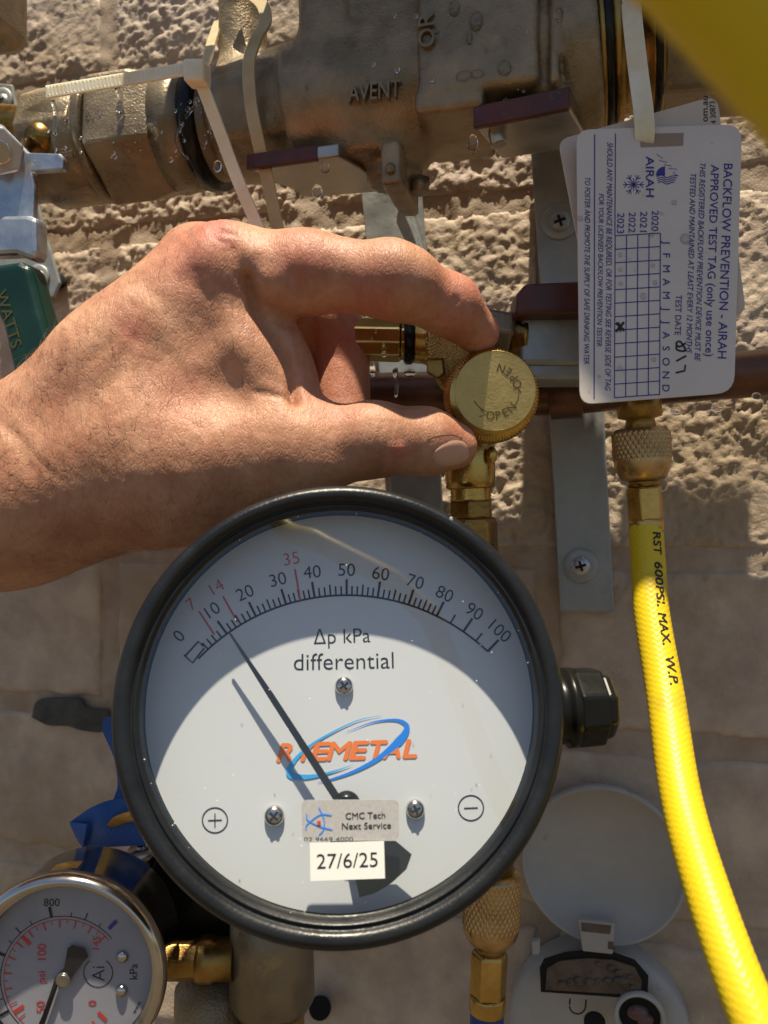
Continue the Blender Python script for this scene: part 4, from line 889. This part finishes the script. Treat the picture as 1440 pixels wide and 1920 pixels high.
# ---------------------------------------------------------------- brass block, hexagon fitting below the big gauge
bk = thing('brass_manifold', P(400, 1800, .30), 'dark brass fitting and block joined to the small steel gauge', 'pipe fitting')
hl(285, 1798, 420, 1798, .300, [(285, 30), (310, 30), (311, 36), (318, 38), (372, 38), (378, 34)], 8, 'hexagon_fitting', 'brass_old', bk, False, .0009, .39)
hl(372, 1798, 440, 1798, .300, [(372, 40), (378, 42), (400, 42), (404, 38), (440, 38)], 36, 'ring', 'brass_old', bk)
vl(508, 1690, 512, 2010, .305, [(1690, 74), (1760, 78), (1868, 80), (1892, 66), (1898, 56), (2010, 54)], 48, 'brass_block', 'bronze2', bk)
vl(512, 1880, 514, 2010, .300, [(1896, 58), (1902, 60), (2010, 60)], 6, 'hexagon_nut', 'brass', bk, False, .001, .52)
vl(395, 1830, 395, 2010, .310, [(1830, 30), (1850, 66), (2010, 70)], 24, 'lower_elbow', 'bronze', bk)
mb = MB(); mb.cyl(W(600, 1890, .0), W(600, 1890, .02), .0055, 20); mb.build('plug', M['hole'], bk)
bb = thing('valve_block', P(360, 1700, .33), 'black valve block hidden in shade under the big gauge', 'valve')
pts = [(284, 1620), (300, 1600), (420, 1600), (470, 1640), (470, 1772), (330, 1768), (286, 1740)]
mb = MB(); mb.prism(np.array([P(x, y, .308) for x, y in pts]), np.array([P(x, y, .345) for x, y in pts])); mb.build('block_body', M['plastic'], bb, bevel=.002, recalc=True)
sb = MB(); A = P(266, 1590, .315)
sb.lathe(A, unit(np.array([.12, .2, -1])), [(0, .0), (0, .0055), (.0015, .0066), (.0025, .0066), (.003, .0060), (.004, .0064), (.005, .0058), (.006, .0062), (.007, .0048), (.016, .0030)], 32, cap=False); sb.build('gland_nut', M['steel_b'], bb)
screw(A + np.array([0, 0, .0004]), unit(np.array([.0, -.9, .7])), .0022, bb, 'steel_b')
# blue lever
bl = thing('blue_lever', P(220, 1500, .32), 'bent blue painted steel lever poking out left of the big gauge', 'valve handle')
def sheet(pp, th, n=8):
    """curved sheet from two rails (left, right) of 3-D points"""
    A = catmull(pp[0], n); B = catmull(pp[1], n); Q = np.stack([A, B], 1); g = np.cross(np.gradient(A, axis=0), B - A); g /= np.linalg.norm(g, axis=1)[:, None]
    V = np.stack([A + g[:] * th / 2, B + g * th / 2, B - g * th / 2, A - g * th / 2], 1); mb = MB(); mb.grid(V, wrapv=True, smooth=False); m = len(A) - 1
    mb.f += [[0, 1, 2, 3], [m * 4 + 3, m * 4 + 2, m * 4 + 1, m * 4]]; mb.sm += [False, False]; return mb
sheet([[P(196, 1345, .330), P(194, 1370, .329), P(215, 1420, .327), (P(222, 1470, .325)), P(214, 1500, .322)], [P(300, 1335, .330), P(300, 1370, .329), P(300, 1420, .327), P(300, 1470, .325), P(300, 1510, .322)]], .0022).build('lever_arm', M['blue'], bl, recalc=True)
sheet([[P(132, 1541, .312), P(175, 1512, .315), P(225, 1497, .319), P(320, 1492, .323)], [P(158, 1587, .310), P(200, 1588, .312), P(250, 1586, .314), P(330, 1583, .316)]], .0024).build('lever_grip', M['blue'], bl, recalc=True)
sheet([[P(133, 1540, .311), P(137, 1548, .310), P(150, 1575, .309)], [P(166, 1545, .306), P(164, 1560, .306), P(160, 1587, .306)]], .002).build('lever_fold', M['blue'], bl, recalc=True)
pts = catmull([(199, 1547), (212, 1533), (232, 1524), (262, 1520), (275, 1526), (262, 1535), (232, 1545), (210, 1551)] + [(199, 1547)], 4)[:-1]
mb = MB(); lp = Plane(P(230, 1535, .3125), (0.0, -1, 0)); mb.plate([tuple(p) for p in pts], lp, .0006); mb.build('worn_patch', M['brass_old'], bl)

# ---------------------------------------------------------------- round white outlet box on the wall
ob = thing('outlet_box', W(1120, 1850, .01), 'round weathered white plastic box with its hinged lid open on the wall', 'outlet box')
LC = W(1130, 1622, .016); rl = 150 * LC[1] / F
mb = MB(); mb.lathe(LC - WN * .006, WN, [(0, rl * .93), (.004, rl), (.0065, rl * 1.0), (.0078, rl * .985), (.0078, rl * .955), (.0052, rl * .93), (.0045, 0.0)], 96, cap=False); mb.build('lid', M['plastic_w'], ob)
BC = W(1122, 1935, .010); rb_ = 166 * BC[1] / F
mb = MB(); mb.lathe(BC - WN * .010, WN, [(0, rb_ * 1.0), (.010, rb_), (.013, rb_ * .97), (.013, rb_ * .72), (.012, rb_ * .70), (.012, .0)], 96, cap=False); mb.build('box_base', M['plastic_w'], ob)
lip = wp(.0262)
mb = MB(); mb.plate([(1084, 1724), (1153, 1732), (1149, 1790), (1092, 1784)], lip, .003); mb.build('hinge', M['plastic_w'], ob, bevel=.0006)
mb = MB(); mb.plate([(1090, 1730), (1146, 1736), (1144, 1752), (1090, 1746)], lip.off(.0003), .0006); mb.plate([(1140, 1766), (1150, 1766), (1150, 1781), (1140, 1779)], lip.off(.0003), .0006); mb.build('hinge_slot', M['debris'], ob)
op = wp(.0237); mb = MB(); half = [(1014, 1860), (1012, 1815), (1020, 1798), (1060, 1786), (1092, 1783), (1150, 1786), (1190, 1800), (1216, 1830), (1214, 1874), (1130, 1868)]
mb.plate(half, op, .0006); mb.build('opening', M['hole'], ob)
mb = MB(); mb.plate([(1022, 1856), (1026, 1815), (1050, 1802), (1100, 1797), (1150, 1800), (1190, 1814), (1204, 1840), (1200, 1866)], op.off(.0006), .0008); mb.build('water_surface', M['debris'], ob, kind='stuff')
mb = MB()
for k in range(20): mb.ball(op(r2.uniform(1030, 1190), r2.uniform(1806, 1852)) + WN * .0006, r2.uniform(.0008, .003), 6, (1, .4, .6))
mb.build('debris', M['debris'], ob, kind='stuff')
cc = wp(.0235)(1199, 1902); k = cc[1] / F; mb = MB(); mb.lathe(cc, WN, [(0, 46 * k), (.003, 46 * k), (.0035, 42 * k), (.0025, 38 * k), (.0005, 37 * k)], 40, cap=False); mb.build('socket_ring', M['plastic_w'], ob)
mb = MB(); mb.lathe(cc, WN, [(.0008, .0), (.0008, 38 * k)], 40, cap=False); mb.build('socket_recess', M['hole'], ob)
mb = MB(); mb.ball(wp(.025)(1196, 1898), .005, 8, (1, .6, .7)); mb.ball(wp(.025)(1210, 1912), .004, 8, (1, .6, .7)); mb.build('debris', mat('wet_red_debris', (.16, .05, .04), .2, var=(.10, .09, .08), vscale=300), ob, kind='stuff')
mb = MB(); cc = wp(.0237)(1115, 1918); mb.lathe(cc, WN, [(-.001, 20 * k), (.0004, 20 * k), (.0004, .0)], 32, cap=False); mb.build('screw_hole', M['hole'], ob)
mb = MB(); line(mb, arc((1083, 1886), 15, 90, 270, 16), 3, wp(.0238)); line(mb, [(1068, 1884), (1069, 1872)], 3, wp(.0239)); line(mb, [(1098, 1886), (1099, 1874)], 3, wp(.0239)); mb.build('moulded_mark', M['hole'], ob)
mb = MB(); mb.plate([(996, 1766), (1012, 1764), (1012, 1790), (998, 1792)], wp(.026), .004); mb.build('latch', M['plastic_w'], ob, bevel=.0008)
# ---------------------------------------------------------------- the hand
mm = .001
HS = 1.045                                   # how much farther than first laid out; radii grow with it
def H(px, py, d): return P(px, py, d * HS)
core = [  # a, b, ra, rb (mm)
    (H(-420, 1010, .305), H(20, 885, .292), 27, 25.5),
    (H(-420, 1060, .300), H(20, 965, .290), 25, 24),
    (H(20, 885, .292), H(235, 700, .286), 25.5, 23.0),
    (H(20, 965, .290), H(240, 850, .284), 24, 25),
    (H(235, 700, .286), H(428, 512, .278), 22.0, 16.2),       # index metacarpal
    (H(235, 700, .292), H(372, 500, .293), 20, 15.0),         # middle metacarpal
    (H(100, 930, .286), H(330, 872, .281), 24, 25.5),         # thumb metacarpal
    (H(330, 872, .281), H(540, 850, .274), 25.0, 18.5),
    (H(300, 780, .286), H(450, 690, .284), 24, 20),           # first web muscle
    (H(440, 580, .282), H(505, 700, .279), 14, 12),
    (H(505, 700, .279), H(530, 800, .276), 11, 13),
    (H(300, 800, .310), H(430, 640, .312), 24, 20),           # palm depth
    (H(-420, 1030, .325), H(150, 900, .315), 22, 22),
]
index_f = [(H(428, 512, .278), H(575, 512, .272), 15.4, 13.4), (H(575, 510, .272), H(730, 526, .268), 13.2, 11.3), (H(725, 526, .268), H(843, 571, .276), 11.4, 10.0), (H(843, 573, .276), H(895, 622, .2862), 9.7, 7.9),
           (H(735, 520, .266), H(760, 528, .268), 11.6, 11.4)]
thumb_f = [(H(540, 850, .274), H(700, 824, .271), 15.5, 12.0), (H(700, 824, .271), H(800, 828, .277), 12.2, 11.2), (H(800, 828, .277), H(851, 836, .281), 10.7, 8.2)]
mid_f = [(H(400, 520, .296), H(600, 600, .310), 14, 12.5), (H(600, 600, .310), H(637, 640, .314), 12, 11.5), (H(637, 640, .314), H(642, 800, .306), 11.6, 10.8), (H(642, 800, .306), H(560, 820, .296), 9.5, 8)]
ring_f = [(H(380, 560, .315), H(560, 640, .330), 13, 11.5), (H(560, 640, .330), H(585, 760, .328), 11, 10), (H(585, 760, .328), H(500, 800, .31), 9, 8)]
pink_f = [(H(330, 640, .325), H(480, 700, .340), 12, 10), (H(480, 700, .340), H(500, 800, .335), 9.5, 8.5), (H(500, 800, .335), H(430, 820, .32), 8, 7)]
def chain(p, lst, k=5.0):
    d = None
    for a, b, ra, rb in lst:
        e = seg_d(p, a, b, ra * mm * HS, rb * mm * HS); d = e if d is None else smin(d, e, k * mm)
    return d
def hand_sdf(p):
    c = chain(p, core, 13.0)
    d = smin(c, chain(p, index_f, 5), 6 * mm)
    d2 = smin(c, chain(p, thumb_f, 5), 9 * mm)
    d3 = np.minimum(np.minimum(smin(c, chain(p, mid_f, 5), 7 * mm), chain(p, ring_f)), chain(p, pink_f))
    d = smin(np.minimum(d, d2), d3, 1.2 * mm)
    return d
Vh, Fh, Gh = sdf_mesh(hand_sdf, [-.245, .245, -.058], [.054, .388, .131], .00125)
px = 720 + Vh[:, 0] / Vh[:, 1] * F; py = 960 - Vh[:, 2] / Vh[:, 1] * F; front = np.clip(-Gh[:, 1] * 1.6, 0, 1)
def pdist(poly_):
    q = catmull(poly_, 8); best = np.full(len(px), 1e9)
    for a, b in zip(q[:-1], q[1:]):
        ab = b - a; t = np.clip(((px - a[0]) * ab[0] + (py - a[1]) * ab[1]) / (ab @ ab + 1e-9), 0, 1); best = np.minimum(best, np.hypot(px - a[0] - t * ab[0], py - a[1] - t * ab[1]))
    return best
disp = np.zeros(len(Vh))
def crease(poly_, w, depth): 
    global disp
    disp -= depth * mm * np.exp(-(pdist(poly_) / w) ** 2) * front
def blob(x, y, rx, ry, h, ang=0):
    global disp
    c, s = math.cos(math.radians(ang)), math.sin(math.radians(ang)); u = (px - x) * c + (py - y) * s; v = -(px - x) * s + (py - y) * c
    disp += h * mm * np.exp(-(u / rx) ** 2 - (v / ry) ** 2) * front
crease([(462, 520), (482, 580), (520, 640), (546, 695), (553, 745)], 10, 4.2)
crease([(561, 520), (581, 581), (585, 640)], 10, 1.5)
crease([(500, 570), (520, 600), (540, 612)], 8, 1.2)
blob(512, 545, 26, 50, 2.4, -25); blob(560, 600, 24, 44, 1.8); blob(445, 640, 34, 80, 2.4, -25); blob(400, 730, 60, 50, -1.5); blob(330, 745, 50, 40, -1.2); crease([(440, 470), (455, 520), (480, 560)], 16, .9); blob(470, 470, 26, 20, .9); blob(380, 470, 24, 34, .7); crease([(20, 800), (60, 850), (110, 900)], 5, .5); crease([(300, 500), (250, 590), (170, 680)], 14, .5)
crease([(740, 530), (722, 575), (716, 600)], 5, .7); crease([(855, 562), (838, 585), (822, 604)], 5, .9)
crease([(722, 790), (712, 830), (706, 880)], 5, .55); crease([(736, 795), (728, 830)], 5, .4); crease([(695, 800), (690, 850)], 6, .35)
crease([(806, 830), (835, 824), (862, 830)], 4, .08)                        # nail fold
blob(747, 842, 13, 11, .9); blob(420, 425, 30, 14, .9); crease([(405, 415), (412, 435), (440, 440)], 5, .5); crease([(395, 425), (405, 448), (425, 455)], 4, .4)
crease([(352, 520), (385, 560), (400, 610)], 30, 1.2); blob(300, 610, 30, 90, 1.0, -45); blob(210, 800, 40, 120, .9, 60); crease([(250, 640), (200, 720)], 22, .8)
crease([(560, 760), (620, 790), (640, 850)], 24, 1.0); blob(620, 880, 60, 25, .8); crease([(0, 790), (30, 830), (60, 880)], 10, .7); crease([(480, 735), (520, 742), (560, 752)], 6, .7)
for k in range(7): crease([(470 + k * 14, 742 + k * 1.5), (455 + k * 16, 775 + k * 3), (450 + k * 16, 805 + k * 3)], 3.5, .32)
for k in range(9): crease([(585 + k * 9, 452 + k), (580 + k * 9, 500), (588 + k * 9, 540)], 2.8, .10)
disp += mm * (.24 * fbm(Vh * 75, 3, 2) + .14 * fbm(Vh * np.array([420, 200, 300]), 3, 4)) * (px < 640) + mm * .10 * fbm(Vh * 260, 3, 7)
st = np.stack([(px + py) * .022, (px - py) * .065, np.zeros_like(px)], -1); disp += mm * .16 * fbm(st, 3, 17) * np.clip((600 - px) / 200, 0, 1) * front
Vh2 = Vh + Gh * disp[:, None]
ps = thing('person', H(200, 800, .29), 'bare hand and wrist pinching the round brass knob between forefinger and thumb', 'person')
mb = MB(); mb.add(Vh2, Fh.tolist(), True); hb = mb.build('hand', M['skin'], ps)
bl_ = np.zeros(len(Vh))
for x, y, r, a in ((405, 430, 45, .9), (935, 640, 40, .6), (880, 540, 60, .45), (850, 600, 40, .4), (640, 640, 60, .8), (640, 720, 60, .5), (690, 560, 60, .5), (250, 620, 30, .4), (340, 740, 60, .25), (870, 830, 40, .35), (747, 842, 16, .6), (560, 480, 70, .35), (360, 480, 60, .5), (650, 440, 50, .3)):
    bl_ = np.maximum(bl_, a * np.exp(-((px - x) ** 2 + (py - y) ** 2) / r ** 2))
at = hb.data.attributes.new('blush', 'FLOAT', 'POINT'); at.data.foreach_set('value', bl_.astype(np.float32))
def on_hand(x, y, d0=.235, off=0.0):
    r = np.stack([(np.asarray(x, float) - 720) / F, np.ones(np.shape(x)), (960 - np.asarray(y, float)) / F], -1); r = r / np.linalg.norm(r, axis=-1)[..., None]
    t = np.full(np.shape(x), d0)
    for _ in range(40): t = t + np.clip(hand_sdf((r * t[..., None]).reshape(-1, 3)).reshape(t.shape) - off, -.01, .01) * .9
    return r * t[..., None]
# thumbnail: a slightly arched plate lying on the tip
U, Vv_ = np.meshgrid(np.linspace(-1, 1, 17), np.linspace(-1, 1, 13), indexing='ij'); ang = math.radians(-16)
sq = np.sqrt(1 - U ** 2 * .5); sv = np.sqrt(1 - Vv_ ** 2 * .5); X_ = U * sv * 37; Y_ = Vv_ * sq * 24 * (1 + .12 * U)
NX = 845 + X_ * math.cos(ang) - Y_ * math.sin(ang); NY = 852 + X_ * math.sin(ang) + Y_ * math.cos(ang)
nl = on_hand(NX, NY, off=.0); g = -nl / np.linalg.norm(nl, axis=-1)[..., None]; edge = np.clip(1 - np.maximum(U ** 4, Vv_ ** 4), 0, 1)
nl = nl + g * (.0004 * edge - .0001 * (edge < .01))[..., None]
MB().grid(nl, flip=True).build('fingernail', M['nail'], ps, recalc=True)
mb = MB(); q = on_hand(np.array([800, 815, 832, 850, 866.]), np.array([825, 819, 816, 816, 822.]), off=-.00005); mb.tube(catmull(q, 4), .00012, 6); mb.build('nail_dirt', mat('ingrained_dirt', (.10, .045, .02), .7), ps)
# hairs
cand = np.where((Gh[:, 1] < .25) & (px > -20) & (px < 470) & (py > 430) & (py < 1080))[0]; rh = np.random.default_rng(11)
w = .35 + 1.4 * np.exp(-((px[cand] - 120) ** 2 + (py[cand] - 800) ** 2) / 190 ** 2) + .8 * (np.abs(Gh[cand, 1]) < .3); w /= w.sum()
mb = MB()
for i in rh.choice(cand, 800, p=w):
    p = Vh2[i]; n = Gh[i]; base = unit(np.array([-.25, 0, 1.0]) + rh.normal(0, .45, 3)); tdir = unit(base - n * (base @ n)); L = rh.uniform(.003, .0095); curl = rh.normal(0, .8)
    sdv = np.cross(n, tdir); q = np.array([p + tdir * L * s + n * (.35 * L * s - .3 * L * s * s) + sdv * L * curl * s * s * .6 for s in np.linspace(0, 1, 6)])
    mb.tube(q, np.linspace(.000048, .000015, 6), 3, cap=False)
for i in rh.choice(np.where((Gh[:, 1] < -.1) & (Gh[:, 2] > .5) & (px > 540) & (px < 680) & (py < 500))[0], 26):
    p = Vh2[i]; n = Gh[i]; tdir = unit(np.array([.6, 0, .5])); q = np.array([p + tdir * .003 * s + n * .001 * s for s in np.linspace(0, 1, 4)]); mb.tube(q, np.linspace(.00004, .00002, 4), 3, cap=False)
mb.build('arm_hairs', M['hair'], ps, kind='stuff')
